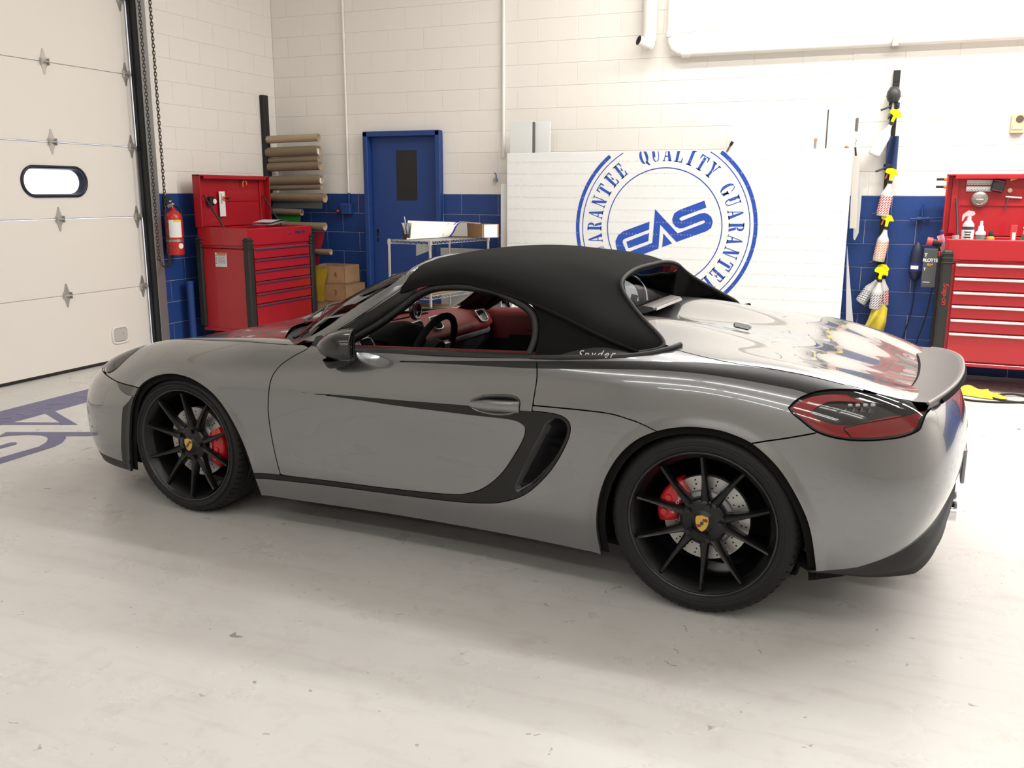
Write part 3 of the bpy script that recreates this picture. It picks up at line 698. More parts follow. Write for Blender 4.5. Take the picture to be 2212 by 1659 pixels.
doors = {}; fenders = {}; bumpers = {}
SHELL = clip(BASE, np.where(BASE[2][:, 0] > 6.3, 1, -1.)*1.0) if False else BASE
CACHE = {}
def region(key, *fs):
    if key not in CACHE: CACHE[key] = cut(BASE, *fs)
    return CACHE[key]
for side in (-1, 1):
    nm = lambda a: a
    # front wing, headlamp, bumper half
    M = region('fender', win(-1.2, .8), inside(FEND_P), outside(ARCH_F, 0), lambda x, y, z, t: hoody(x)+G-y, lambda x, y, z, t: sd_poly(x, y, HL)*-1+.003, lambda x, y, z, t: -(cowlx(y)+.012-x) if False else np.where(t > 5.2, x-cowlx(y)-.05, -1))
    fenders[side] = panel('front_fender', M, paint, car, side)
    M = region('hl', win(-1.2, 0), lambda x, y, z, t: sd_poly(x, y, HL)+.002, lambda x, y, z, t: bumpz(x)+.004-z)
    lens = panel('headlamp', (M[0]-M[1]*.012, M[1], M[2], M[3]), lens_dark, car, side, .01)
    panel('headlamp_lens', (M[0], M[1], M[2], M[3]), lens_clear, lens, side, .0)
    # front bumper with the black edge by the wheel, marker lamp and lip
    MARK = cr([(-.440, .607), (-.425, .600), (-.395, .569), (-.338, .553), (-.285, .555)])+[(-.15, .60)]
    def bump(x, y, z, t): return z-bumpz(x)+G
    def trimf(x, y, z, t):   # >0 behind the silver's rear edge
        return x-np.interp(z, [0, .188, .285, .387, .486, .511, .558, .60], [-.50, -.466, -.440, -.410, -.382, -.347, -.296, -.25])
    M = region('fb', win(-1.2, -.1), bump, outside(ARCH_F, 0), outside(MARK, .001), lambda x, y, z, t: np.where(z < .553, trimf(x, y, z, t), -1), lambda x, y, z, t: .186+.03*np.clip(-x-.75, 0, .3)-z)
    bumpers[side] = panel('front_bumper', M, paint, car, side)
    GR = (lambda x, y, z, t: np.maximum.reduce([x+.885, .235-z, z-.425]))
    M = region('fg', win(-1.2, -.7), GR)
    panel('front_grille', (M[0]+M[1]*.004, M[1], M[2], M[3]), plast, bumpers[side], side)
    M = region('fm', win(-1.2, -.1), bump, outside(ARCH_F, 0), inside(MARK, .001))
    panel('side_marker', M, lens_grey, bumpers[side], side)
    M = region('fl', win(-1.2, -.1), outside(ARCH_F, 0), lambda x, y, z, t: z-(.183+.03*np.clip(-x-.75, 0, .3)))
    panel('bumper_lip', M, plast, bumpers[side], side)
    M = region('ft', win(-1.2, -.1), outside(ARCH_F, 0), lambda x, y, z, t: z-.553, lambda x, y, z, t: .183-z, lambda x, y, z, t: -trimf(x, y, z, t)+.001)
    panel('arch_edge_trim', M, plast, bumpers[side], side)
    # door
    M = region('door', win(.3, 2), inside(DOOR_P), tlt(6.4), outside(STRIPE, 0), outside(HANDLE, 0), outside(UPSTRIPE, 0))
    doors[side] = panel('door', M, paint, car, side)
    M = region('doorup', win(.3, 2), inside(DOOR_P), tlt(6.4), inside(UPSTRIPE, .0005))
    panel('upper_stripe', M, satin, doors[side], side)
    # door handle bowl and grip
    M = region('handle', win(1.4, 1.9), inside(HANDLE, .001), tlt(6))
    V, N, A, T = M; d = np.clip(-sd_poly(V[:, 0], V[:, 2], HANDLE), 0, .05)
    u = np.clip(d/.03, 0, 1); V2 = V.copy(); V2[:, 1] -= .026*(u*u*(3-2*u))-.003
    n2 = N.copy()
    bowl = bpy.data.meshes.new('door_handle_bowl')
    Vs = V2.copy(); Vs[:, 1] *= side; bowl.from_pydata(Vs.tolist(), [], (T if side > 0 else T[:, ::-1]).tolist()); bowl.polygons.foreach_set('use_smooth', [True]*len(T)); bowl.update()
    link('door_handle_bowl', bowl, paint, doors[side])
    b = MB(); gy = side*.866
    prof = [(1.545, .698), (1.60, .693), (1.68, .697), (1.752, .706)]
    rows = []
    for q in np.linspace(0, 1, 13):
        x = 1.538+.216*q; zc = .699+.010*q; hz = .012+.011*min(1, q*3.0); oy = .006+.010*math.sin(math.pi*min(1, q*1.1)*.9)
        rows.append([(x, side*(.870-.018)+0*side, zc-hz)]+[(x, side*(.868+oy*math.sin(math.pi*k/8)), zc-hz*math.cos(math.pi*k/8)) for k in range(9)]+[(x, side*(.852), zc+hz)])
    b.grid(rows, True, flip=side < 0); b.build('door_handle', paint, doors[side])
    # black side stripe with the intake
    M = region('stripe', win(.3, 2.1), inside(STRIPE, .0008), outside(INTAKE, 0), outside(HANDLE, 0), outside(ARCH_F, 0), tlt(6.2))
    st = panel('side_stripe', M, satin, car, side)
    M = region('intake', win(1.6, 2.1), inside(INTAKE, 0), tlt(6.2))
    V, N, A, T = M; V2 = V.copy()
    xf = np.interp(V[:, 2], [.36, .388, .468, .558, .62, .655, .69], [1.733, 1.733, 1.768, 1.812, 1.846, 1.862, 1.9])
    dd = np.clip((V[:, 0]-xf)/.10, 0, 1.3); V2[:, 1] -= .105*dd**1.3*np.clip(-sd_poly(V[:, 0], V[:, 2], INTAKE)/.010, 0, 1)+.002
    me = bpy.data.meshes.new('air_intake'); Vs = V2.copy(); Vs[:, 1] *= side
    me.from_pydata(Vs.tolist(), [], (T if side > 0 else T[:, ::-1]).tolist()); me.polygons.foreach_set('use_smooth', [True]*len(T)); me.update()
    itk = link('air_intake', me, gloss, st)
    b = MB(); b.grid([[(1.875+.09*q, side*(.875-.05*q), .588-.012*q) for q in np.linspace(0, 1, 5)], [(1.875+.09*q, side*(.80-.05*q), .60-.012*q) for q in np.linspace(0, 1, 5)]])
    b.build('intake_vane', gloss, st)
    # rocker and lower quarter, upper quarter
    M = region('rock', win(.3, 2.6), inside(ROCK_P), *NOARCH, tlt(6))
    panel('rocker_panel', M, paint, car, side)
    M = region('quart', win(1.7, 3.4), inside(QUART_P), outside(ARCH_R, 0), outside(LIGHT), outside(UPSTRIPE, 0), lambda x, y, z, t: np.where(x > 2.25, lidy(x)+G-y, t-6.6))
    qp = panel('rear_quarter_panel', M, paint, car, side)
    M = region('qstripe', win(1.7, 3.4), inside(QUART_P), inside(UPSTRIPE, .0005), outside(LIGHT), lambda x, y, z, t: np.where(x > 2.25, lidy(x)+G-y, t-6.6))
    panel('upper_stripe', M, satin, qp, side)
    # rear bumper and the black valance under it
    M = region('rb', win(2.55, 4), inside(RB_P), outside(ARCH_R, 0), outside(LIGHT), lambda x, y, z, t: botz(x)-z, lambda x, y, z, t: np.where((y < lidy(x)) & (z > .79), t-5.5, -1))
    bumpers[side*2] = panel('rear_bumper', M, paint, car, side)
    up_ = []
    for i in range(NS):
        c = P0[i, :90]; F_ = c[:, 2]-botz(c[:, 0])
        if c[45, 0] < 2.862: continue
        j = np.where((F_[:-1] < 0) & (F_[1:] >= 0))[0]
        if len(j): f = -F_[j[0]]/(F_[j[0]+1]-F_[j[0]]); up_.append(c[j[0]]+(c[j[0]+1]-c[j[0]])*f)
    up_ = np.array(up_); yu = up_[:, 1]
    yk = [0, .2, .44, .6, .727, .815, .855]
    zl = np.interp(yu, yk, [.395, .385, .345, .300, .236, .230, .234]); dx = np.interp(yu, yk, [.022, .022, .022, .030, .046, .034, .0])
    lo_ = np.stack([up_[:, 0]+dx, yu*.99, np.minimum(zl, up_[:, 2]-.004)], 1); sd = np.array([1, side, 1])
    md = (up_+lo_)/2+np.stack([.008*np.ones(len(yu)), .004*np.ones(len(yu)), 0*yu], 1)*np.clip((3.4-up_[:, :1]), 0, 1)
    un = np.stack([lo_[:, 0]-.16, yu*.86, lo_[:, 2]+.02], 1)
    b = MB(); b.grid(np.array([up_+np.array([-.006, 0, .004]), up_+np.array([.004, 0, 0]), md, lo_, un])*sd, True, flip=side > 0); b.build('rear_diffuser', plast, car)
    # tail lamp: dark housing, red ring, red bar, clear cover
    M = region('tl', win(2.5, 3.5), inside(LIGHT, .003), tlt(7))
    lamp = panel('tail_lamp', (M[0]-M[1]*.022, M[1], M[2], M[3]), lens_dark, car, side, .012)
    M2 = cut((M[0], M[1], M[2], M[3]), outside(L_IN, 0), outside(L_LOW, .002), inside(LIGHT, .008), lambda x, y, z, t: x-np.interp(z, [.70, .80, .83, .87], [3.3, 3.09, 3.0, 2.90]))
    panel('red_ring', (M2[0]-M2[1]*.010, M2[1], M2[2], M2[3]), lens_red, lamp, side, .008)
    M2 = cut((M[0], M[1], M[2], M[3]), inside(L_LOW, .002), inside(LIGHT, .010))
    panel('red_bar', (M2[0]-M2[1]*.008, M2[1], M2[2], M2[3]), lens_red, lamp, side, .008)
    panel('lamp_cover', (M[0]-M[1]*.001, M[1], M[2], M[3]), lens_clear, lamp, side, .0)
    # bright reflector teeth inside the lamp
    b = MB()
    for k in range(5):
        q = k/4; c = Vector((2.905+.10*q, side*(.792-.048*q), .797+.003*q))
        b.box(c, (.020, .012, .022), .003, Matrix.Rotation(-side*.5, 4, 'Z') @ Matrix.Rotation(.5, 4, 'Y'))
    for k in range(4):
        q = k/3; c = Vector((2.94+.07*q, side*(.788-.035*q), .823+.001*q)); b.box(c, (.016, .010, .010), .002, Matrix.Rotation(-side*.5, 4, 'Z'))
    b.build('reflector', silver_trim, lamp)

# lids: both halves in one panel
def both(M):
    V, N, A, T = M; n = len(V); V2 = V.copy(); N2 = N.copy(); V2[:, 1] *= -1; N2[:, 1] *= -1
    return np.concatenate([V, V2]), np.concatenate([N, N2]), np.concatenate([A, A]), np.concatenate([T, T[:, ::-1]+n])
M = both(cut(BASE, win(-1.2, .8), lambda x, y, z, t: y-hoody(x)+G, lambda x, y, z, t: bumpz(x)+.02-z, lambda x, y, z, t: x-cowlx(y), lambda x, y, z, t: -sd_poly(x, y, HL)+.004))
hood = panel('hood', M, paint, car, 1, .0)
M = both(cut(BASE, win(1.9, 3.5), lambda x, y, z, t: np.where(t > 4.4, y-lidy(x)+G, 1), lambda x, y, z, t: 5.5-t))
lid = panel('rear_deck', M, paint, car, 1, .0)
# dark structure behind the gaps
i_s = np.arange(0, NS, 4); i_t = np.arange(0, NT, 4)
Pc = P0[np.ix_(i_s, i_t)]-N0[np.ix_(i_s, i_t)]*.022
Mi = (Pc.reshape(-1, 3), N0[np.ix_(i_s, i_t)].reshape(-1, 3), np.stack([T0[np.ix_(i_s, i_t)].ravel()]*2, 1), grid_tris(len(i_s), len(i_t)))
Mi = cut(Mi, outside(ARCH_F, -.03), outside(ARCH_R, -.03), outside(INTAKE, .004), lambda x, y, z, t: np.where((x > .12) & (x < 2.2), t-5.75, -1))
link('inner_shell', np_mesh('inner_shell', *[both(Mi)[k] for k in (0, 1, 3)], 0, 1), liner, car)
b = MB(); b.box((1.05, 0, .150), (3.5, 1.36, .03), .01); b.box((1.25, 0, .24), (1.5, 1.5, .16), .02)
b.build('underbody', liner, car)

# wheel wells
for side in (-1, 1):
    for poly, nm in ((ARCH_F, 'f'), (ARCH_R, 'r')):
        b = MB(); arc = [p for p in poly if p[1] > .19]
        b.grid([[(x, side*y, z) for (x, z) in arc] for y in (.852, .72, .50)], True, flip=side > 0)
        b.add([(x, side*.50, z) for x, z in arc], [tuple(range(len(arc)))])
        b.build('wheel_well', liner, car)

# ---- ducktail spoiler
rows = []
ys = np.linspace(-1, 1, 41)
for q in ys:
    a = abs(q); y = q*.625
    xf = 3.142-.058*a**2.2
    xt = 3.292-.118*a**2.4
    zt = .862-.040*a**2
    zf = np.interp(a, [0, .5, .8, 1], [.826, .827, .828, .828])
    xs = []
    for u in np.linspace(0, 1, 13):
        x = xf+(xt-xf)*u; z = zf+(zt-zf)*(u**1.9)-.004*math.sin(math.pi*u); xs.append((x, y, z))
    xs.append((xt+.008, y, zt-.006)); xs.append((xt+.004, y, zt-.026)); xs.append((xt-.03, y, zt-.045)); xs.append((xf+.03, y, zf-.035))
    rows.append(xs)
b = MB(); b.grid(rows, True, flip=True)
sp = b.build('ducktail_spoiler', grey_sp, car)
b = MB(); b.tube([(r[12][0]+.004, r[12][1], r[12][2]-.002) for r in rows], .0055, 8); b.build('spoiler_edge', mat('spoiler_edge_grey', (.30, .285, .275), rough=.35), sp)
b = MB(); b.tube([(r[0][0]-.004, r[0][1], r[0][2]-.004) for r in rows], .004, 6); b.build('spoiler_gap', liner, sp)
b = MB(); b.tube([(r[13][0]+.000, r[13][1], r[13][2]-.016) for r in rows[3:-3]], .009, 8); b.build('spoiler_underside', liner, sp)

# ---- soft top
TOP = np.array([
 [(1.082,.640,1.094),(1.085,.625,1.125),(1.092,.588,1.160),(1.096,.525,1.192),(1.066,.34,1.214),(1.005,.17,1.213),(.985,0,1.212)],
 [(1.150,.640,1.118),(1.155,.632,1.145),(1.160,.595,1.178),(1.165,.530,1.207),(1.15,.35,1.232),(1.12,.18,1.237),(1.11,0,1.239)],
 [(1.257,.645,1.140),(1.26,.638,1.168),(1.26,.600,1.200),(1.26,.53,1.226),(1.255,.36,1.247),(1.25,.18,1.257),(1.25,0,1.261)],
 [(1.415,.660,1.151),(1.42,.650,1.180),(1.42,.605,1.214),(1.42,.525,1.240),(1.42,.36,1.260),(1.42,.18,1.270),(1.42,0,1.273)],
 [(1.580,.678,1.127),(1.59,.664,1.157),(1.60,.612,1.197),(1.60,.525,1.228),(1.60,.36,1.252),(1.60,.18,1.264),(1.60,0,1.268)],
 [(1.725,.702,1.093),(1.735,.678,1.125),(1.75,.614,1.170),(1.76,.522,1.206),(1.77,.365,1.238),(1.77,.18,1.252),(1.77,0,1.256)],
 [(1.915,.732,1.033),(1.92,.698,1.072),(1.925,.622,1.120),(1.92,.522,1.167),(1.91,.385,1.212),(1.90,.19,1.232),(1.90,0,1.236)],
 [(2.080,.744,.972),(2.085,.708,1.010),(2.07,.632,1.058),(2.03,.536,1.117),(1.985,.415,1.184),(1.965,.21,1.212),(1.96,0,1.217)],
 [(2.185,.740,.938),(2.262,.708,.958),(2.205,.642,1.018),(2.085,.545,1.098),(2.014,.430,1.178),(2.004,.22,1.205),(2.004,0,1.208)]], float)
def soft(ns, nt):
    m = TOP.copy(); m[:, :, 1] *= -1; E = np.concatenate([TOP, m[:, -2:-5:-1]], 1)
    ts = np.array([0, .08, .2, .36, .53, .69, .88, 1.03, 1.12]); tj = np.array([0, .03, .08, .16, .34, .51, .68, .85, 1.02, 1.20])
    A = spl(ts, E, np.linspace(0, ts[-1], ns)); return spl(tj, A.transpose(1, 0, 2), np.interp(np.linspace(0, 6, nt), range(7), tj[:7])).transpose(1, 0, 2)
St = soft(57, 49)
full = np.concatenate([St*np.array([1, -1, 1]), St[:, -2::-1]], 1)
b = MB(); b.grid(full, True); top = b.build('soft_top', fabric, car)
nrm = grid_normals(full); inn = full-nrm*np.sign((nrm[28, 48, 2]))*.014
b = MB(); b.grid(inn, True, flip=True); b.build('top_lining', cabin, top)
edge = np.concatenate([full[0], full[:, -1], full[-1][::-1], full[::-1, 0]]); edge2 = np.concatenate([inn[0], inn[:, -1], inn[-1][::-1], inn[::-1, 0]])
b = MB(); b.grid(np.stack([edge, edge2]), False); b.build('top_hem', fabric, top)
b = MB(); b.tube([tuple(p) for p in full[-1]], .0075, 8); b.build('rear_piping', mat('dark_piping', (.03, .03, .028), rough=.7), top)
# two cloth bows showing through as soft ridges are part of the section; seam along the side
for side in (-1, 1):
    b = MB(); b.tube([(p[0], side*p[1], p[2]) for p in St[20:, 0]], .006, 6); b.build('side_hem', fabric, top)
# rear window bulkhead between the buttresses
base = [(2.10, .640, .985), (2.055, .56, 1.0), (2.02, .50, 1.005), (1.99, .43, 1.005), (1.975, .33, 1.0), (1.97, .17, .985), (1.97, 0, .978)]
eg = [St[-1][k] for k in (10, 17, 25, 32, 36, 42, 48)]
def mirror_path(P): return [(p[0], -p[1], p[2]) for p in P]+[tuple(p) for p in P[::-1]][1:]
e2 = mirror_path(eg); b2 = mirror_path(base)
b = MB()
for i in range(len(e2)-1):
    A_, B_, C_, D_ = [np.array(p) for p in (e2[i], e2[i+1], b2[i+1], b2[i])]
    if 3 <= i <= 8:
        for (u0, u1) in ((0, .10), (.88, 1.0)):
            b.add([A_+(D_-A_)*u0, B_+(C_-B_)*u0, B_+(C_-B_)*u1, A_+(D_-A_)*u1], [(0, 1, 2, 3)], True)
        if i in (3, 8):
            f = .45 if i == 3 else .55; Pm = A_+(B_-A_)*f; Qm = D_+(C_-D_)*f
            b.add([A_, Pm, Qm, D_] if i == 3 else [Pm, B_, C_, Qm], [(0, 1, 2, 3)], True)
    else: b.add([A_, B_, C_, D_], [(0, 1, 2, 3)], True)
b.build('rear_window_surround', fabric, top)
pane = [[np.array(e2[i])+(np.array(b2[i])-np.array(e2[i]))*u+np.array([.004, 0, 0]) for i in range(3, 10)] for u in (.08, .5, .9)]
b = MB(); b.grid(pane, True); b.build('rear_window', dglass, top)
b = MB(); b.tube([tuple(p) for p in cat_rom(b2, 4)], .012, 8); b.build('base_hem', fabric, top)

# side quarter cloth below the hem and its black base with the script
for side in (-1, 1):
    up = [(1.70, .682, 1.105), (1.76, .687, 1.092), (1.84, .700, 1.070), (1.915, .710, 1.046), (2.0, .720, 1.014), (2.08, .726, .984), (2.15, .728, .956), (2.19, .730, .936)]
    lo = [(1.775, .787, .892), (1.83, .790, .897), (1.90, .793, .905), (1.96, .793, .911), (2.03, .790, .917), (2.10, .782, .922), (2.17, .765, .926), (2.21, .750, .928)]
    rows = []
    for p, q in zip(up, lo):
        p, q = np.array(p), np.array(q); rows.append([(p+(q-p)*u+np.array([0, -.016*math.sin(math.pi*u), 0]))*np.array([1, side, 1]) for u in np.linspace(0, 1, 7)])
    # front edge bends along the window seal
    rows = [np.array(r) for r in rows]
    fr_ = np.array([(1.70, .682, 1.105), (1.742, .700, 1.07), (1.768, .718, 1.03), (1.775, .728, 1.0), (1.777, .742, .96), (1.776, .762, .925), (1.775, .787, .892)])*np.array([1, side, 1]); rows[0] = fr_
    b = MB(); b.grid(np.array(rows), True, flip=side > 0); b.build('quarter_cloth', fabric, top)
    b = MB()
    tri = cat_rom([(1.86, .792, .903), (1.93, .782, .928), (2.0, .768, .945), (2.06, .757, .950), (2.12, .748, .943), (2.18, .742, .932)], 4)
    bot = cat_rom([(1.86, .797, .902), (1.93, .800, .908), (2.0, .800, .914), (2.06, .797, .919), (2.12, .788, .924), (2.18, .772, .928)], 4)
    b.grid([[np.array([p[0], side*(p[1]+.006), p[2]]) for p in tri], [np.array([p[0], side*(p[1]+.003), p[2]]) for p in bot]], True, flip=side > 0)
    sb = b.build('top_base_trim', plast, top)
    me = text_mesh('Spyder', .040, .0006, .5, 1.35)
    o = link('script_lettering', me, mat('script_silver', (.6, .62, .63), rough=.3, metal=.6), sb)
    o.matrix_local = frame((2.035, side*.806, .929), (-side*-1 if side > 0 else 1, 0, .07) if side < 0 else (-1, 0, -.07), (0, .35*-side, .94)) if side < 0 else frame((2.035, side*.806, .929), (-1, 0, -.07), (0, -.35, .94))
    # gasket along the belt behind the door, ending in the grey foot behind the top's corner
    b = MB(); b.tube([(1.77, side*.806, .897), (1.90, side*.812, .906), (2.03, side*.806, .917), (2.15, side*.790, .927), (2.24, side*.760, .940), (2.30, side*.715, .957), (2.325, side*.672, .968)], [.011, .011, .011, .011, .012, .012, .010], 8); b.build('top_gasket', plast, top)
    # window seal round the opening
    op = [(.845, .690, .876), (.985, .655, .962), (1.095, .628, 1.044), (1.150, .618, 1.086), (1.235, .624, 1.122), (1.37, .640, 1.138), (1.525, .658, 1.130), (1.60, .670, 1.112), (1.672, .688, 1.088), (1.727, .702, 1.058), (1.752, .715, 1.015), (1.757, .733, .955), (1.745, .765, .893)]
    b = MB(); b.tube([(p[0], side*p[1], p[2]) for p in cat_rom(op, 5)], .014, 8); b.build('window_seal', plast, top)
    b = MB(); b.tube([(p[0]-.006, side*(p[1]-.02), p[2]-.004) for p in cat_rom(op, 5)], .017, 8); b.build('inner_seal', cabin, top)
    # belt strip along the door top
    bl = cat_rom([(.80, .775, .852), (.926, .783, .857), (1.251, .794, .873), (1.514, .798, .885), (1.785, .804, .898)], 5)
    b = MB(); b.grid([[(p[0], side*(p[1]+dy), p[2]+dz) for p in bl] for dy, dz in ((.010, -.006), (.004, .006), (-.006, .010), (-.03, .010), (-.03, -.03))], True, flip=side < 0); b.build('belt_strip', plast, doors[side])
    b = MB(); b.grid([[(p[0], side*(p[1]+dy), p[2]+dz) for p in bl] for dy, dz in ((-.03, .0), (-.045, .012), (-.08, .010), (-.10, -.03), (-.10, -.16))], True, flip=side < 0); dc = b.build('door_card_top', leather, doors[side])
    b = MB(); b.grid([[(p[0], side*(p[1]+dy), p[2]+dz) for p in bl] for dy, dz in ((-.10, -.12), (-.06, -.14), (-.075, -.5))], True, flip=side < 0)
    b.tube([(.90, side*.70, .745), (1.3, side*.70, .757), (1.65, side*.70, .765)], .012, 6); b.build('door_card', cabin, doors[side])

# ---- windscreen, frame and cowl
WS_B = [(.588, .690, .842), (.50, .60, .853), (.40, .45, .862), (.31, .25, .868), (.27, .12, .870), (.26, 0, .870)]
WS_T = [(1.040, .575, 1.140), (1.035, .50, 1.170), (1.010, .36, 1.190), (.975, .20, 1.199), (.955, .10, 1.202), (.95, 0, 1.203)]
rows = []
for u in np.linspace(0, 1, 13):
    r = [np.array(a)*(1-u)+np.array(c)*u+np.array([-.020, 0, .036])*math.sin(math.pi*u)*(.35+.65*(1-k/5)) for k, (a, c) in enumerate(zip(WS_B, WS_T))]
    r = np.array(r); rr = spl(np.array([0, .13, .32, .55, .7, .85, 1.0, 1.15, 1.38]), np.concatenate([r, r[-2:-5:-1]*np.array([1, -1, 1])]), np.linspace(0, .85, 17)); rows.append(rr)
WSg = np.array(rows)
ws = np.concatenate([WSg*np.array([1, -1, 1]), WSg[:, -2::-1]], 1)
b = MB(); b.grid(ws, True); wso = b.build('windscreen', glassm, car)
for side in (-1, 1):
    m_ = np.array([1, side, 1])
    A_ = [(.690, .712, .866), (.820, .692, .941), (.927, .677, 1.009), (1.0, .662, 1.058), (1.062, .643, 1.100), (1.086, .625, 1.125), (1.095, .588, 1.160)]
    B_ = [(.560, .698, .842), (.690, .672, .915), (.815, .645, 1.003), (.915, .618, 1.066), (.985, .598, 1.108), (1.02, .580, 1.130), (1.045, .55, 1.152)]
    A_ = np.array(cat_rom(A_, 4)); B_ = np.array(cat_rom(B_, 4)); md = (A_+B_)/2+np.array([-.006, .012, .014])
    b = MB(); b.grid(np.array([B_+np.array([0, -.004, -.012]), B_, md, A_, A_+np.array([.004, -.012, -.012])])*m_, True, flip=side > 0); pl = b.build('windscreen_pillar', paint, car)
    In = np.array(cat_rom([(.835, .690, .870), (.90, .668, .918), (.977, .650, .966), (1.04, .636, 1.008), (1.095, .624, 1.044), (1.125, .617, 1.068), (1.154, .612, 1.088)], 4))
    b = MB(); b.grid(np.array([A_+np.array([.004, -.006, -.006]), (A_+In)/2+np.array([0, .006, 0]), In, In+np.array([-.02, -.05, .005]), B_+np.array([.02, -.05, -.03])])*m_, True, flip=side > 0); b.build('pillar_seal', plast, pl)
    b = MB(); b.tube([tuple((p+np.array([.0, .002, .002]))*m_) for p in A_], .0045, 6); b.build('pillar_edge', paint, pl)
H1 = np.array(cat_rom([(1.045, .55, 1.152), (1.035, .50, 1.172), (1.010, .36, 1.192), (.975, .20, 1.201), (.95, 0, 1.205)], 5))
H2 = np.array(cat_rom([(1.095, .588, 1.160), (1.100, .525, 1.194), (1.072, .34, 1.217), (1.010, .17, 1.217), (.990, 0, 1.216)], 5))
hd = [np.concatenate([h*np.array([1, -1, 1]), h[-2::-1]]) for h in (H1+np.array([.0, 0, -.012]), H1, (H1+H2)/2+np.array([0, 0, .010]), H2, H2+np.array([.006, 0, -.014]), H1+np.array([.05, 0, -.04]))]
b = MB(); b.grid(np.array(hd), True); b.build('windscreen_header', paint, car)
# cowl: black tray between hood edge and glass, wipers
cw = []
yy = np.linspace(-.715, .715, 41)
for k in range(4):
    u = k/3; row = []
    for y in yy:
        xh = float(cowlx(abs(y)))+.002; xg = float(np.interp(abs(y), [0, .12, .25, .45, .60, .69, .72], [.26, .27, .31, .40, .50, .588, .615]))
        zh = float(np.interp(abs(y), [0, .3, .5, .66, .73], [.828, .83, .835, .84, .838])); zg = float(np.interp(abs(y), [0, .45, .69, .72], [.866, .858, .838, .835]))
        row.append((xh+(xg-xh)*u, y, zh-.004+(zg-zh)*u-.030*math.sin(math.pi*(.15+.75*u))*(1 if k < 3 else .2)))
    cw.append(row)
b = MB(); b.grid(np.array(cw), True); cowl = b.build('cowl_tray', plast, car)
for y0, y1 in ((-.52, .02), (.05, .56)):
    pts = []
    for q in np.linspace(0, 1, 9):
        y = y0+(y1-y0)*q; k = int(round((y/.69+1)/2*32)); g = ws[1+int(2*q), max(0, min(32, k))]; pts.append((g[0]-.016, y, g[2]+.022))
    b = MB(); b.tube(pts, .007, 6); b.tube([(pts[0][0]-.06, y0-.02, .84), (pts[0][0]-.02, y0+.10, .872), pts[4]], .008, 6); b.build('wiper', plast, cowl)
# ivory paper lying at the base of the glass inside
b = MB(); b.grid([[ws[i, j]+np.array([.012, 0, -.012]) for j in range(3, 27)] for i in (1, 2, 3)], True); b.build('screen_base_band', mat('grey_frit', (.30, .29, .29), rough=.5), wso)

# ---- mirrors
for side in (-1, 1):
    def mp(x, y, z):
        ca_, sa_ = math.cos(R_(33)), math.sin(R_(33)); dx, dy = x-.93, y-.885
        return (.93+dx*ca_+dy*sa_, side*(.885-dx*sa_+dy*ca_), z)
    b = MB(); rows = []
    # housing: superellipse sections from the nose (front) to the open rear rim
    for u in np.linspace(0, 1, 12):
        x = .840+.150*u; k = math.sin(math.pi/2*min(1, .04+u**.62)); w = .112*k; h = .066*k
        yc = .905-.020*(1-u); zc = .898-.008*(1-u); row = []
        for a in np.linspace(0, 2*math.pi, 29):
            ca, sa = math.cos(a), math.sin(a); e = .78
            row.append(mp(x+.03*(1 if ca > 0 else 0)*ca*u*-.6, yc+w*math.copysign(abs(ca)**e, ca), zc+h*math.copysign(abs(sa)**e, sa)*(1 if sa > 0 else .95)))
        rows.append(row)
    b.grid(np.array(rows), True, flip=side > 0); b.add(rows[0], [tuple(range(29))], True)
    mir = b.build('mirror_housing', gloss, doors[side])
    rim = rows[-1]; cen = np.mean(np.array(rim), 0)
    b = MB(); r2 = [tuple(cen+(np.array(p)-cen)*.90+np.array([-.004, 0, 0])) for p in rim]; r3 = [tuple(cen+(np.array(p)-cen)*1.0+np.array([.006, 0, 0])) for p in rim]
    b.grid(np.array([rim, r3, r2]), True, flip=side > 0); b.build('mirror_rim', plast, mir)
    b = MB(); b.add([tuple(np.array(p)+np.array([-.004, 0, 0])) for p in r2[:-1]], [tuple(range(28)) if side < 0 else tuple(range(28))[::-1]]); b.build('mirror_glass', mat('mirror', (.8, .82, .85), rough=.02, metal=1.), mir)
    b = MB(); rows = []
    for (yc, zc, rx, ry) in ((.905, .842, .058, .070), (.885, .822, .050, .055), (.868, .806, .044, .036), (.846, .795, .036, .022), (.820, .792, .030, .014)):
        rows.append([mp(.920+rx*math.cos(a), yc+ry*math.sin(a), zc+.006*math.cos(a)) for a in np.linspace(0, 2*math.pi, 17)])
    b.grid(np.array(rows), True, flip=side < 0); b.build('mirror_foot', plast, mir)
    b = MB(); b.prism([(.655, .845), (.80, .858), (.84, .90), (.80, .925)], 0, .012, Matrix(((1, 0, 0, 0), (0, 0, side, side*.705), (0, 1, 0, 0), (0, 0, 0, 1)))); b.build('mirror_sail', plast, mir)
    b = MB(); b.tube([mp(.85, .80, .895), mp(.86, .72, .875)], .03, 8); b.build('mirror_arm', plast, mir)

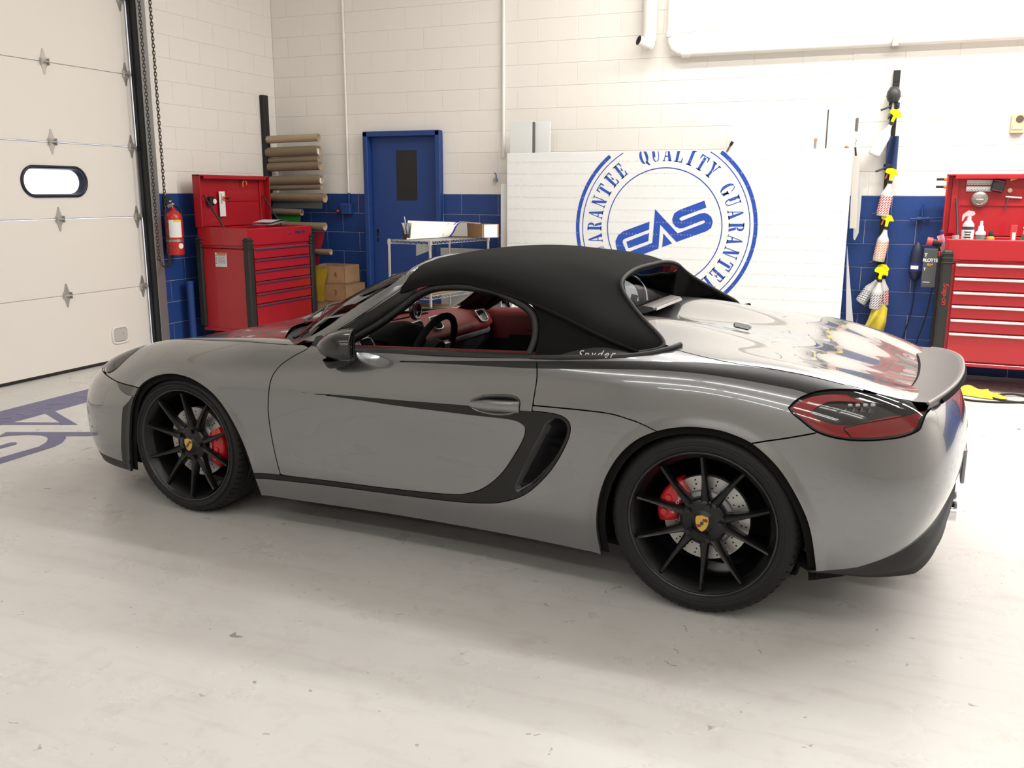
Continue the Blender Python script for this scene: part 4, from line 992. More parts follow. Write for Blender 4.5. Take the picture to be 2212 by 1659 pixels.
# ---- wheels: axis along local y, outside is -y
def wheel(px, side, zc, R, wid, lip, name_front):
    ly = .0
    prof = [(.262, .012), (.268, .002), (.272, -.000), (.270, .008), (.258, .020), (.250, .028), (.247, .05), (.238, .09), (.236, wid-.06), (.25, wid-.02), (.268, wid-.008), (.268, wid-.002), (.232, wid-.03), (.228, .095), (.240, .045), (.244, .03)]
    b = MB(); b.lathe(prof, 72, 'y', closed=True); w = b.build('wheel', rimm, car, (px, side*lip, zc), (0, 0, 0 if side < 0 else math.pi))
    sw = wid; h = R-.262
    tp = [(.262, .014), (.268, .002), (.285, -.006), (.30, -.009), (R-.045, -.010), (R-.025, -.004), (R-.010, .012), (R-.003, .030), (R, .055)]
    g = []
    for k in range(4):
        y0 = .055+(sw-.11)*(k+.5)/4
        g += [(R, y0-.006), (R-.007, y0-.005), (R-.007, y0+.005), (R, y0+.006)]
    tp += g+[(R, sw-.055), (R-.003, sw-.03), (R-.012, sw-.01), (R-.03, sw+.004), (R-.05, sw+.008), (.285, sw+.004), (.262, sw-.014)]
    b = MB(); b.lathe(tp, 96, 'y'); ty = b.build('tyre', rubber, w)
    # shoulder sipes
    b = MB()
    for k in range(64):
        a = 2*math.pi*k/64; M_ = Matrix.Rotation(a, 4, 'Y'); st_ = len(b.v)
        for yy_, sg_ in ((.020, 1), (sw-.020, -1)): b.box((0, yy_, R-.0095), (.0045, .030, .006), 0, Matrix.Rotation(sg_*.40, 4, 'X'))
        b.xf(M_, st_)
    b.build('tread_sipes', liner, w)['kind'] = 'stuff'
    b = MB(); b.lathe([(R-.045+.001, -.0112), (R-.040, -.0118), (R-.037, -.0112)], 72, 'y'); b.lathe([(.290, -.0085), (.293, -.010), (.296, -.0085)], 72, 'y'); b.build('sidewall_bead', rubber, w)
    b = MB(); b.lathe([(.2735, .006), (.2740, -.002), (.2715, -.0045), (.2665, -.003), (.2640, .004)], 72, 'y'); b.build('rim_lip', mat('rim_lip_black', (.010, .010, .011), rough=.22, coat=.3), w)
    # spokes: five pairs that straddle the bolts
    a0 = R_(74)
    def spoke_mesh(sg):
        b = MB(); rows = []
        for u in np.linspace(0, 1, 9):
            r = .058+(.252-.058)*u; an = sg*R_(11.5+6.5*u**.6) ; yv = .026-.020*u**1.5 if u < 1 else .004
            yv = .034*(1-u)**1.2+.004
            hw = .0135-.0055*u+(.010*(1-u)**4); dp = .040-.012*u
            c = np.array([r*math.sin(an), 0, r*math.cos(an)]); t = np.array([math.cos(an), 0, -math.sin(an)])
            rows.append([c+t*-hw+np.array([0, yv+dp, 0]), c+t*-hw*1.0+np.array([0, yv+.010, 0]), c+t*-hw*.62+np.array([0, yv, 0]), c+t*-hw*.2+np.array([0, yv+.003, 0]), c+t*hw*.2+np.array([0, yv+.003, 0]), c+t*hw*.62+np.array([0, yv, 0]), c+t*hw+np.array([0, yv+.010, 0]), c+t*hw+np.array([0, yv+dp, 0])])
        b.grid(np.array(rows), False, flip=True); return b.mesh('spoke')
    ms = [spoke_mesh(1), spoke_mesh(-1)]
    for k in range(5):
        for m_ in ms:
            o = link('spoke', m_, rimm, w, None, (0, math.pi/2-(a0+k*2*math.pi/5), 0))
    b = MB(); b.lathe([(0, .022), (.034, .022), (.036, .026), (.050, .030), (.066, .033), (.080, .036), (.088, .046), (.088, .085), (0, .085)], 48, 'y'); b.build('hub', rimm, w)
    b = MB()
    for k in range(5):
        a = a0+math.pi/5+k*2*math.pi/5; c = Vector((.097*math.cos(a), .058, .097*math.sin(a))); b.cyl(c, c+Vector((0, .01, 0)), .012, .012, 12)
    me_b = MB(); me_b.cyl((0, .030, 0), (0, .055, 0), .0135, .0135, 12); me_b.cyl((0, .018, 0), (0, .031, 0), .0105, .0105, 6, smooth=False); mb_ = me_b.mesh('lug_bolt')
    for k in range(5):
        a = a0+k*2*math.pi/5; link('lug_bolt', mb_, rimm, w, (.066*math.cos(a), 0, .066*math.sin(a)))
    # crest on the centre cap
    sh = cr([(0, .031), (.012, .0275), (.0215, .0245), (.0235, .006), (.018, -.014), (.008, -.026), (0, -.031)], 4); sh = sh+[(-x, z) for x, z in sh[::-1]][1:-1]
    f_ = Matrix(((1, 0, 0, 0), (0, 0, -1, .022), (0, 1, 0, 0), (0, 0, 0, 1)))
    b = MB(); b.prism(sh, 0, .003, f_); cap = b.build('centre_cap_crest', gold, w)
    b = MB(); rt = f_ @ Matrix.Translation((0, 0, .0031))
    for (cx_, cz_, w_, h_) in ((.0115, .0165, .017, .004), (.0115, .009, .019, .004), (-.0115, -.007, .017, .004), (-.0095, -.0135, .013, .004)): b.prism([(cx_-w_/2, cz_-h_/2), (cx_+w_/2, cz_-h_/2), (cx_+w_/2, cz_+h_/2), (cx_-w_/2, cz_+h_/2)], 0, .0006, rt)
    b.build('crest_stripes', crest_red, w)
    b = MB()
    b.prism(cr([(0, .007), (.006, .004), (.005, -.004), (0, -.007), (-.005, -.004), (-.006, .004), (0, .007)])[:-1], 0, .0009, rt)
    for (cx_, cz_, w_) in ((.0115, .0127, .017), (-.0105, -.0102, .015)): b.prism([(cx_-w_/2, cz_-.0015), (cx_+w_/2, cz_-.0015), (cx_+w_/2, cz_+.0015), (cx_-w_/2, cz_+.0015)], 0, .0006, rt)
    b.build('crest_black', gloss, w)
    # brake disc, hat, caliper
    ro = .160 if not name_front else .168
    b = MB(); b.lathe([(.106, .088), (ro, .088), (ro, .112), (.106, .112)], 64, 'y', closed=True, smooth=False); dk = b.build('brake_disc', steel, w)
    b = MB()
    for k in range(44):
        a = 2*math.pi*k/44
        for q, rr_ in enumerate((.116, .131, .147)):
            aa = a+q*.05*(1 if k % 2 else -1); c = Vector((rr_*math.cos(aa), .0875, rr_*math.sin(aa)))
            if (k+q) % 2 == 0: b.cyl(c, c+Vector((0, .001, 0)), .0033, .0033, 8)
    b.build('disc_holes', liner, w)['kind'] = 'stuff'
    b = MB(); b.lathe([(.045, .074), (.098, .076), (.108, .084), (.108, .10)], 40, 'y'); b.build('disc_hat', alu, w)
    cs = -1 if not name_front else 1     # caliper leads on the rear wheel, trails on the front
    if side > 0: cs = -cs
    b = MB(); rows = []
    for q in np.linspace(-1, 1, 15):
        a = (math.pi/2 if cs > 0 else -math.pi/2)+q*R_(33)-cs*R_(-2 if name_front else 24)
        t = (1-abs(q)**4); ri = .100+.004*(1-t); rob = ro+.022-.012*abs(q)**3
        pr = [(ri, .062+.010*(1-t)), (ri+.012, .052+.010*(1-t)), ((ri+rob)/2, .047+.008*(1-t)), (rob-.010, .050+.010*(1-t)), (rob, .066), (rob, .125)]
        rows.append([(r*math.sin(a), y, r*math.cos(a)) for r, y in pr])
    b.grid(np.array(rows), True); b.add(rows[0], [tuple(range(6))]); b.add(rows[-1], [tuple(range(6))[::-1]])
    for q in (-.55, .1, .6):
        a = (math.pi/2 if cs > 0 else -math.pi/2)+q*R_(33)-cs*R_(-2 if name_front else 24); c = Vector((.150*math.sin(a), .052, .150*math.cos(a))); b.cyl(c, c+Vector((0, -.010, 0)), .016, .012, 14)
    cal = b.build('brake_caliper', redcal, w)
    me = text_mesh('PORSCHE', .016, .0004, 0, 1.05)
    a = (math.pi/2 if cs > 0 else -math.pi/2)-cs*R_(-2 if name_front else 24)
    o = link('caliper_lettering', me, white_l, w); rr_ = .115
    o.matrix_local = frame((rr_*math.sin(a), .0455, rr_*math.cos(a)), (math.cos(a)*-cs, 0, math.sin(a)*cs) if False else (-math.cos(a)*cs, 0, cs*math.sin(a)), (-math.sin(a)*1, 0, -math.cos(a)))
    if o.matrix_local.to_3x3().col[2].y > 0: o.matrix_local = o.matrix_local @ Matrix.Rotation(math.pi, 4, 'X')
    return w
for side in (-1, 1):
    wheel(0, side, .336, .336, .228, .855, True)
    wheel(2.475, side, .347, .347, .256, .868, False)

# ---- cabin
b = MB(); b.box((1.30, 0, .30), (1.5, 1.36, .08), .02); b.box((1.985, 0, .66), (.06, 1.36, .62), .02); b.box((.50, 0, .55), (.06, 1.4, .5), .02)
for s_ in (-1, 1): b.box((1.3, s_*.70, .50), (1.5, .03, .46), .01)
b.build('cabin_tub', cabin, car)
D = []
for y in np.linspace(-.69, .69, 35):
    a = abs(y); hump = .030*math.exp(-((y+.36)/.20)**2)
    k = .5-.5*math.cos(math.pi*min(1, max(0, (.69-a)/.10)))
    bx = .86+.02*k
    D.append([(.40+.12*(a/.69)**2, y, .84), (.55+.06*(a/.69)**2, y, .872-.02*(a/.69)**2+hump*.5), (.70, y, .872+hump-.012*(a/.69)**4), (.80, y, .862+hump), (bx-.01, y, .835+hump*.6), (bx+.02, y, .795), (bx, y, .765), (bx-.06, y, .748)])
b = MB(); b.grid(np.array(D), True, flip=True); dash = b.build('dashboard', leather, car)
b = MB()
for r0 in ((.44,), ):
    for k in range(26): b.box((.66, -.10+.016*k, .871), (.022, .004, .012)); 
b.build('dash_vent_slots', liner, dash)
b = MB(); b.grid([[(.862, y, z) for y in np.linspace(-.08, .66, 15)] for z in (.750, .70)]+[[(.80, y, .60) for y in np.linspace(-.08, .66, 15)]], True, flip=True); b.build('glovebox', cabin, dash)
b = MB(); b.grid([[(.876+.006*math.sin(math.pi*q), y, z) for y in np.linspace(-.02, .64, 12)] for q, z in ((0, .770), (.5, .755), (1, .738))], True, flip=True); b.build('trim_strip', silver_trim, dash)
def vent(c, w_, h_, nrm_rot):
    b = MB(); fr = cr([(-w_, h_), (w_*.8, h_), (w_, 0), (w_*.7, -h_), (-w_*.7, -h_), (-w_, 0), (-w_, h_)], 4)[:-1]
    M_ = Matrix.Translation(c) @ nrm_rot
    b.tube([M_ @ Vector((x, y, .003)) for x, y in fr], .004, 6, closed=True); o = b.build('vent_ring', silver_trim, dash)
    b = MB(); b.prism(fr, -.002, .001, M_); b.build('vent', gloss, dash)
RV = frame((0, 0, 0), (0, 1, 0), (-.55, 0, .83)).to_3x3().to_4x4()
for c in ((.862, .545, .835), (.850, .055, .855), (.850, -.115, .850), (.868, -.60, .835)): vent(Vector(c)+Vector((.012, 0, .008)), .048, .034, RV)
b = MB(); rows = []
for y in np.linspace(-.17, .17, 17):
    k = math.cos(y/.17*math.pi/2); rows.append([(.80, -.36+y, .84), (.83, -.36+y, .855+.060*k**.6), (.90, -.36+y, .860+.066*k**.6), (.945, -.36+y, .855+.055*k**.6), (.94, -.36+y, .78), (.90, -.36+y, .72)])
b.grid(np.array(rows), True, flip=True); b.build('instrument_hood', alcan, dash)
b = MB(); b.box((.885, -.02, .70), (.05, .20, .16), .02, Matrix.Rotation(-.4, 4, 'Y')); b.build('centre_console', leather, dash)
b = MB(); b.box((.915, -.02, .715), (.006, .15, .07), .002, Matrix.Rotation(-.4, 4, 'Y')); b.build('screen', mat('screen_grey', (.17, .155, .14), rough=.3), dash)
# steering wheel
sw = MB(); M_ = Matrix.Translation((1.075, -.36, .80)) @ Matrix.Rotation(R_(-68), 4, 'Y')
ring = [M_ @ Vector((.178*math.cos(a), .178*math.sin(a), 0)) for a in np.linspace(0, 2*math.pi, 41)[:-1]]
sw.tube(ring, .0165, 10, closed=True); swo = sw.build('steering_wheel', alcan, car)
b = MB(); b.lathe([(0, .03), (.05, .028), (.062, .01), (.062, -.03)], 20, 'z'); b.xf(M_); b.build('steering_hub', cabin, swo)
b = MB()
for a in (math.pi/2, -math.pi/2, math.pi): 
    st_ = len(b.v); b.box((.115*math.cos(a), .115*math.sin(a), 0), (.12 if a == math.pi else .05, .05 if a == math.pi else .12, .014), .004)
b.xf(M_); b.build('steering_spokes', silver_trim, swo)
# interior mirror hanging from the header
b = MB(); b.box((1.03, 0, 1.125), (.03, .20, .06), .012); b.tube([(1.03, 0, 1.14), (1.0, 0, 1.18)], .008, 6); b.build('interior_mirror', plast, car)
# round chrono clock on the dash top
b = MB(); b.lathe([(.0, .0), (.046, 0), (.052, .012), (.046, .026), (.038, .026), (.036, .020), (0, .020)], 28, 'x', (.74, .03, .925)); b.build('dash_clock', gloss, dash)
b = MB(); b.lathe([(.036, .0), (.041, .001)], 28, 'x', (.7665, .03, .925)); b.build('clock_ring', silver_trim, dash)
# seats
for y in (-.37, .37):
    b = MB(); rows = []
    for u in np.linspace(0, 1, 14):
        if u < .45: x = 1.20+.42*u/.45; z = .44-.05*(u/.45); n_ = (0, 0, 1); w_ = .25
        else: q = (u-.45)/.55; x = 1.62+.20*q; z = .39+.62*q; w_ = .25-.09*q**3
        rows.append([(x-.07*abs(t)**3*(1 if u > .45 else 0), y+w_*t, z+(.08*abs(t)**3 if u < .45 else 0)) for t in np.linspace(-1, 1, 9)])
    b.grid(np.array(rows), True); rows2 = [[(p[0]+(.10 if i > 6 else 0), p[1], p[2]-(.10 if i < 7 else 0)) for p in r] for i, r in enumerate(rows)]
    b.grid(np.array(rows2), True, flip=True)
    b.build('seat', cabin, car)

# ---- small things on the body
b = MB(); rows = []
for y in np.linspace(-.20, .26, 13): rows.append([(1.985, y, 1.028), (2.03, y, 1.045), (2.075, y, 1.040), (2.085, y, 1.028), (2.05, y, 1.016), (1.985, y, 1.004)])
b.grid(np.array(rows), True, flip=True); b.add(rows[0], [tuple(range(6))]); b.add(rows[-1], [tuple(range(6))[::-1]])
b3 = b.build('high_brake_light', grey_sp, car)
b = MB(); b.box((2.086, .03, 1.030), (.006, .42, .012), .002); b.build('brake_lens', silver_trim, b3)
b = MB(); b.box((2.46, -.20, .985), (.07, .036, .024), .008, Matrix.Rotation(.16, 4, 'Y')); b.build('washer_nozzle', silver_trim, car)
# model letters on the tail
for txt, y0, z0, s_ in (('PORSCHE', .0, .700, .042), ('Boxster', .0, .635, .034)):
    n_ = len(txt)
    for i, ch in enumerate(txt):
        if ch == ' ': continue
        y = y0+(i-(n_-1)/2)*s_*1.35*-1*-1; 
        xx = 3.326-.12*(abs(y)/.44)**2*.35-.05*max(0, (z0-.66))/.1
        me = text_mesh(ch, s_, .002); o = link('badge_letter', me, gloss, car)
        o.matrix_local = frame((xx+.003, y, z0), (-.12*y/.44, 1, 0), (-.18, 0, 1))
# tow cover / exhaust
b = MB(); b.box((3.326, 0, .505), (.014, .50, .13), .01); b.build('number_plate_recess', paint, car)
for y in (-.07, .07):
    b = MB(); b.cyl((3.16, y, .27), (3.325, y, .27), .042, .042, 20, caps=False); b.cyl((3.325, y, .27), (3.16, y, .27), .038, .038, 20, caps=False); b.build('exhaust_tip', chrome, car)
# ================================================================ THINGS IN THE ROOM
tool_red = mat('tool_cabinet_red', (.40, .013, .02), rough=.32, spec=.5, coat=.3)
post_blk = mat('corner_bumper_black', (.020, .019, .018), rough=.55)
cardboard = mat('cardboard', (.36, .21, .105), rough=.85); noise_col(cardboard, (.27, .16, .08), (.33, .20, .105), 6)
kraft = mat('kraft_tube', (.40, .31, .21), rough=.8)
yellow_cloth = mat('yellow_microfibre', (.62, .50, .045), rough=.95, sheen=.2); noise_bump(yellow_cloth, 300, .4, .002)
black_p = mat('black_strip', (.012, .012, .012), rough=.6)
white_b = mat('white_panel', (.76, .765, .755), rough=.45)
blue_ink = mat('blue_vinyl', (.022, .075, .40), rough=.4)
paper = mat('paper_white', (.80, .79, .77), rough=.8)

def cabinet(label, loc, rotz, W_, handle_m, side_label):
    """front along local x at y=0, body towards +y"""
    t = thing('tool_cabinet', label, 'tool cabinet', loc, rotz, 'red rolling tool cabinets'); D_ = .58
    b = MB(); b.box((W_/2, D_/2, .60), (W_-.02, D_-.02, .78), .008); b.box((W_/2, .012, 1.10), (W_-.02, .024, .16), .006); b.box((W_/2, D_-.012, 1.10), (W_-.02, .024, .16), .006)
    for x in (.012, W_-.012): b.box((x, D_/2, 1.10), (.024, D_, .165), .006)
    b.box((W_/2, D_/2, 1.005), (W_-.03, D_-.03, .02)); b.box((W_/2, D_/2-.01, .215), (W_, D_+.01, .03), .006); b.build('cabinet_body', tool_red, t)
    zs = [1.0, .893, .786, .679, .572, .465, .235]
    for k in range(6):
        b = MB(); b.box((W_/2, -.006, (zs[k]+zs[k+1])/2), (W_-.16, .018, zs[k]-zs[k+1]-.007), .004); dr = b.build('drawer', tool_red, t)
        b = MB(); b.box((W_/2, -.019, zs[k]-.016), (W_-.17, .020, .017), .006); b.build('drawer_pull', handle_m, dr)
    for x in (.022, W_-.022):
        for y in (.012, D_-.012):
            b = MB(); b.box((x, y, .665), (.075, .075, .86), .014)
            for q in range(3): b.box((x, y-.002, 1.07-.035*q), (.080, .080, .008), .003)
            b.build('corner_post', post_blk, t)
    b = MB(); b.cyl((W_*.62, -.002, 1.12), (W_*.62, -.010, 1.12), .013, n=14); b.build('lock', chrome, t)
    wm = MB()
    for x in (.10, W_-.10):
        for y in (.09, D_-.09): wm.cyl((x, y-.02, .065), (x, y+.02, .065), .065, n=18); wm.box((x, y, .16), (.06, .06, .08), .004)
    # casters one by one
    for x in (.10, W_-.10):
        for y in (.09, D_-.09):
            b = MB(); b.cyl((x, y-.02, .065), (x, y+.02, .065), .065, n=18); b.box((x, y, .165), (.06, .06, .08), .004); b.build('caster', post_blk, t)
    # open lid: shallow tray standing at the back
    b = MB(); zl = 1.185; hl = .49; y0 = D_-.03
    b.box((W_/2, y0+.035, zl+hl/2), (W_+.02, .012, hl), .003); b.box((W_/2, y0-.005, zl+hl-.006), (W_+.02, .085, .012), .003); b.box((W_/2, y0-.045, zl+hl-.022), (W_-.10, .008, .03), .002)
    for x in (-.004, W_+.004): b.box((x, y0-.005, zl+hl/2), (.012, .085, hl), .003)
    b.box((W_/2, y0+.024, zl+hl*.5), (W_-.22, .006, hl*.02), .001)
    for x in (.06, W_-.06): b.box((x, y0+.020, zl+hl/2), (.05, .016, hl-.03), .004)
    lid_ = b.build('lid', tool_red, t)
    for x in (.075, W_-.075):
        b = MB(); b.tube([(x, y0-.01, zl+.30), (x+.03, .30, 1.12)], .009, 8); b.build('gas_strut', post_blk, t)
    return t, W_
purple_pull = mat('purple_grey_pull', (.115, .085, .15), rough=.35, metal=.5)
silver_pull = mat('silver_pull', (.75, .74, .73), rough=.3, metal=.6)
cabL, _ = cabinet('red rolling tool cabinet with purple-grey pulls and its lid up, beside the garage door', (.77, -1.57, 0), math.pi/2, 1.04, purple_pull, True)
cabR, WR = cabinet('red rolling tool cabinet with silver pulls at the right edge, its lid up', (6.70, -.72, 0), 0, 1.40, silver_pull, False)
navy_l = mat('navy_lettering', (.03, .03, .10), rough=.4); red_l = mat('red_lettering', (.35, .03, .02), rough=.5)
me = text_mesh('Snap-on', .052, .001, .2, .95, .001); o = link('badge', me, navy_l, cabL); o.matrix_local = frame((.83, -.002, 1.125), (1, 0, 0), (0, 0, 1))
me = text_mesh('Snap-on', .055, .001, .2, .95, .001); o = link('badge', me, red_l, cabR); o.matrix_local = frame((.028, -.028, .76), (0, 0, -1), (1, 0, 0))
# warning label and side details on the left cabinet's side (local x = 0 side faces the camera)
b = MB(); b.box((-.0015+.010, .325, .885), (.003, .135, .135), .0005); b.build('warning_label', mat('label_white', (.70, .69, .67), rough=.6), cabL)
b = MB(); b.box((.0065, .315, .942), (.002, .112, .018)); b.build('label_orange_band', mat('label_orange', (.60, .16, .05), rough=.6), cabL)
b = MB()
for k in range(6): b.box((.0065, .315, .925-.014*k), (.002, .085, .005))
for k in range(4): b.box((.0065, .380, .925-.024*k), (.002, .014, .014))
o = b.build('label_print', mat('label_grey', (.30, .30, .31), rough=.7), cabL); o['kind'] = 'stuff'

def world_of(t, p): return (Matrix.Translation(t.location) @ Matrix.Rotation(t.rotation_euler[2], 4, 'Z')) @ Vector(p)
# ---- things on the left lid
def onL(x, z, y=.565): return world_of(cabL, (x, y, z))
t = thing('price_tag', 'long white card hanging on the raised lid of the left cabinet', 'card', onL(.345, 1.40, .548), math.pi/2)
b = MB(); b.box((0, 0, 0), (.085, .004, .24), .001); b.build('card', paper, t)
b = MB(); b.box((-.012, -.003, .05), (.012, .002, .10)); b.build('card_print', mat('label_grey', (.3, .3, .3)), t)
t = thing('card_magnet', 'orange magnet knob with a black stem on the white card', 'magnet', onL(.365, 1.455, .543), math.pi/2)
b = MB(); b.cyl((0, 0, 0), (0, -.014, 0), .022, n=16); b.build('magnet_base', mat('orange_plastic', (.75, .20, .04), rough=.4), t)
b = MB(); b.cyl((0, -.014, 0), (.02, -.05, -.002), .010, n=10); b.build('magnet_stem', black_p, t)
t = thing('tape_gauge', 'black tape measure with a white dial behind the strut of the left lid', 'tape measure', onL(.175, 1.43, .535), math.pi/2)
b = MB(); b.box((0, 0, 0), (.075, .05, .085), .012); b.build('case', black_p, t); b = MB(); b.cyl((.015, -.026, -.004), (.015, -.030, -.004), .024, n=18); b.build('dial', paper, t)
t = thing('pliers', 'pliers with orange handles hanging on the left cabinet lid', 'pliers', onL(.665, 1.635, .535), math.pi/2)
b = MB(); b.tube([(-.03, 0, .03), (0, 0, 0), (.012, 0, -.012)], .006, 6); b.build('jaws', black_p, t)
for pts in ([(.0, 0, -.01), (-.012, 0, -.03), (-.012, 0, -.07)], [(.012, 0, -.012), (.04, 0, -.016), (.048, 0, -.03), (.042, 0, -.05)]):
    b = MB(); b.tube(pts, .0065, 6); b.build('handle', MATS['orange_plastic'], t)
t = thing('work_papers', 'creased sheets of paper sticking out of the left cabinet tray', 'papers', world_of(cabL, (.72, .26, 1.18)), math.pi/2)
b = MB(); b.grid([[(x, y, .02+.05*(1-x/.3)*.3+.025*math.sin(9*x)+.02*y) for x in np.linspace(-.16, .16, 9)] for y in np.linspace(-.10, .12, 5)], True); b.grid([[(x, y, .05+.012*math.sin(14*x+1)) for x in np.linspace(-.14, .17, 9)] for y in np.linspace(-.10, .12, 5)], True); b.build('sheets', mat('paper_lilac', (.62, .58, .62), rough=.8), t)

# ---- fire extinguisher
t = thing('fire_extinguisher', 'red fire extinguisher hanging on the blue wall beside the garage door', 'fire extinguisher', (.10, -1.775, .935))
ext_red = mat('extinguisher_red', (.50, .02, .018), rough=.3, coat=.3)
b = MB(); b.lathe([(0, 0), (.076, 0), (.080, .01), (.080, .345), (.074, .375), (.05, .400), (.024, .412), (.024, .435), (0, .435)], 28); b.build('cylinder', ext_red, t)
b = MB(); b.lathe([(.0815, .125), (.0815, .145)], 28); b.build('band', galv, t)
b = MB(); b.box((.0, 0, .455), (.035, .035, .045), .006); b.tube([(0, 0, .47), (.03, -.03, .50), (.05, -.08, .495)], .008, 6); b.tube([(0, 0, .455), (.04, -.03, .465), (.05, -.09, .445)], .008, 6); b.cyl((0, -.02, .45), (0, -.045, .45), .018, n=14); b.build('valve', chrome, t)
b = MB(); b.tube([(0, .02, .46), (0, .10, .42), (.02, .095, .30), (.03, .085, .16)], .010, 8); b.build('hose', black_p, t)
b = MB(); a = np.linspace(-1.4, .1, 9); b.grid([[(.0805*math.cos(q), .0805*math.sin(q), z) for q in a] for z in (.165, .325)], True); b.build('instruction_label', paper, t)
b = MB(); b.grid([[(.0808*math.cos(q), .0808*math.sin(q), z) for q in a[3:]] for z in (.305, .325)], True); b.build('yellow_band', mat('label_yellow', (.75, .60, .05), rough=.5), t)
b = MB(); b.cyl((.080*math.cos(-.15), .080*math.sin(-.15), .085), (.082*math.cos(-.15), .082*math.sin(-.15), .085), .026, n=18); b.build('round_label', paper, t)
# two blue boards and a grab bar by the track
t = thing('blue_post', 'blue painted pipe standing against the blue wall behind the car hood', 'post', (.10, -1.62, 0)); b = MB(); b.cyl((0, 0, 0), (0, 0, .66), .035, n=16); b.build('pipe_run', blue_w, t)
b = MB(); b.cyl((0, 0, .66), (0, 0, .675), .037, n=16); b.build('pipe_cap', blue_w, t)

# ---- film roll rack
t = thing('roll_rack', 'tall black strip on the left wall carrying the film rolls', 'rack', (.03, -.235, 0))
b = MB(); b.box((0, 0, 1.62), (.05, .085, 1.80), .004); b.build('strip', black_p, t)
film_t = mat('wrapped_kraft_tube', (.30, .235, .155), rough=.75)
def film_nodes():
    N, L, bs = nodes(film_t); tc = N.new('ShaderNodeTexCoord'); mp = N.new('ShaderNodeMapping'); mp.inputs['Scale'].default_value = (60, 26, 26); mp.inputs['Rotation'].default_value = (0, .5, 0)
    L.new(tc.outputs['Object'], mp.inputs[0]); ck = N.new('ShaderNodeTexBrick'); ck.inputs['Scale'].default_value = 1; ck.inputs['Mortar Size'].default_value = .12; ck.inputs['Color1'].default_value = (.43, .345, .235, 1); ck.inputs['Color2'].default_value = (.43, .345, .235, 1); ck.inputs['Mortar'].default_value = (.20, .15, .095, 1)
    sw = N.new('ShaderNodeSeparateXYZ'); cb = N.new('ShaderNodeCombineXYZ'); L.new(mp.outputs[0], sw.inputs[0]); L.new(sw.outputs[0], cb.inputs[0]); L.new(sw.outputs[2], cb.inputs[1]); L.new(cb.outputs[0], ck.inputs['Vector']); L.new(ck.outputs[0], bs.inputs['Base Color'])
film_nodes()
dark_film = mat('dark_film', (.012, .010, .010), rough=.25)
def roll(label, x0, x1, y, z, r, m=film_t, core=None, tilt=0.):
    t = thing('film_roll', label, 'roll', (x0, y, z), 0, 'film rolls on the black rack', rot=(0, -tilt, 0))
    L_ = x1-x0
    b = MB(); b.cyl((0, 0, 0), (L_, 0, 0), r, n=24, caps=False); b.build('roll_body', m, t)
    b = MB(); b.lathe([(r*.82, 0.002), (r, .0)], 24, 'x', (0, 0, 0)); b.lathe([(r, L_), (r*.80, L_+.001), (r*.80, L_-.3)], 24, 'x'); b.build('core_end', kraft, t)
    b = MB(); b.cyl((L_-.30, 0, 0), (L_-.299, 0, 0), r*.8, n=20); b.build('core_bottom', dark_film, t)
    if core: b = MB(); b.box((L_+.001, -r*.4, -r*.2), (.004, r*.5, r*1.1), .001); b.build('end_sticker', paper, t)
    return t
for lab, x0, x1, z, r, m, st in (('topmost plain cardboard tube on the black rack', .05, .70, 2.063, .040, kraft, 0), ('thick patterned roll with a sticker, second from the top of the rack', .045, .70, 1.930, .052, film_t, 1),
                                 ('thin patterned roll just under the thick stickered roll', .06, .69, 1.845, .030, film_t, 0), ('patterned roll with an open end, in the middle of the rack', .055, .71, 1.777, .046, film_t, 0),
                                 ('thick patterned roll with a sticker, fifth from the top of the rack', .06, .715, 1.632, .050, film_t, 1), ('thin patterned roll at the edge of the blue paint', .065, .71, 1.560, .030, film_t, 0),
                                 ('patterned roll in front of the blue wall above the dark film', .08, .75, 1.462, .048, film_t, 0), ('short patterned roll above the green film', .08, .45, 1.307, .036, film_t, 0)):
    roll(lab, x0, x1, -.235, z, r, m, st, .02 if z > 1.5 else -.01)
roll('patterned roll poking out behind the left cabinet near its top', .30, .86, -.42, 1.165, .042)
roll('narrow roll end low behind the left cabinet', .45, .92, -.42, .905, .030)
def sheet(name, label, cat, P, m, th=.002):
    o = MB(); P = np.array(P); o.grid(P, True); Q = P.copy(); n = grid_normals(P); o.grid(P-n*th, True, flip=True); return tag(o.build(name, m), label, cat)
for lab, x0, x1, zt, zb, m in (('dark grey film sheet hanging under the roll at the blue paint', .09, .73, 1.425, 1.345, mat('grey_film', (.065, .07, .085), rough=.4)), ('bright green film sheet hanging under the short roll', .12, .43, 1.275, 1.12, mat('green_film', (.02, .22, .03), rough=.45))):
    sheet('film_sheet', lab, 'film', [[(x-.02*u*(x < .3), -.235-.02*u+.012*math.sin(7*x), zt+(zb-zt)*u) for x in np.linspace(x0, x1, 12)] for u in np.linspace(0, 1, 4)], m)
sheet('film_sheet', 'red film scrap hanging behind the left cabinet corner', 'film', [[(.72+.13*q*(1-.75*u), -.42+.01*math.sin(9*u), 1.11-.36*u) for q in np.linspace(0, 1, 4)] for u in np.linspace(0, 1, 8)], mat('red_film', (.30, .02, .035), rough=.35))

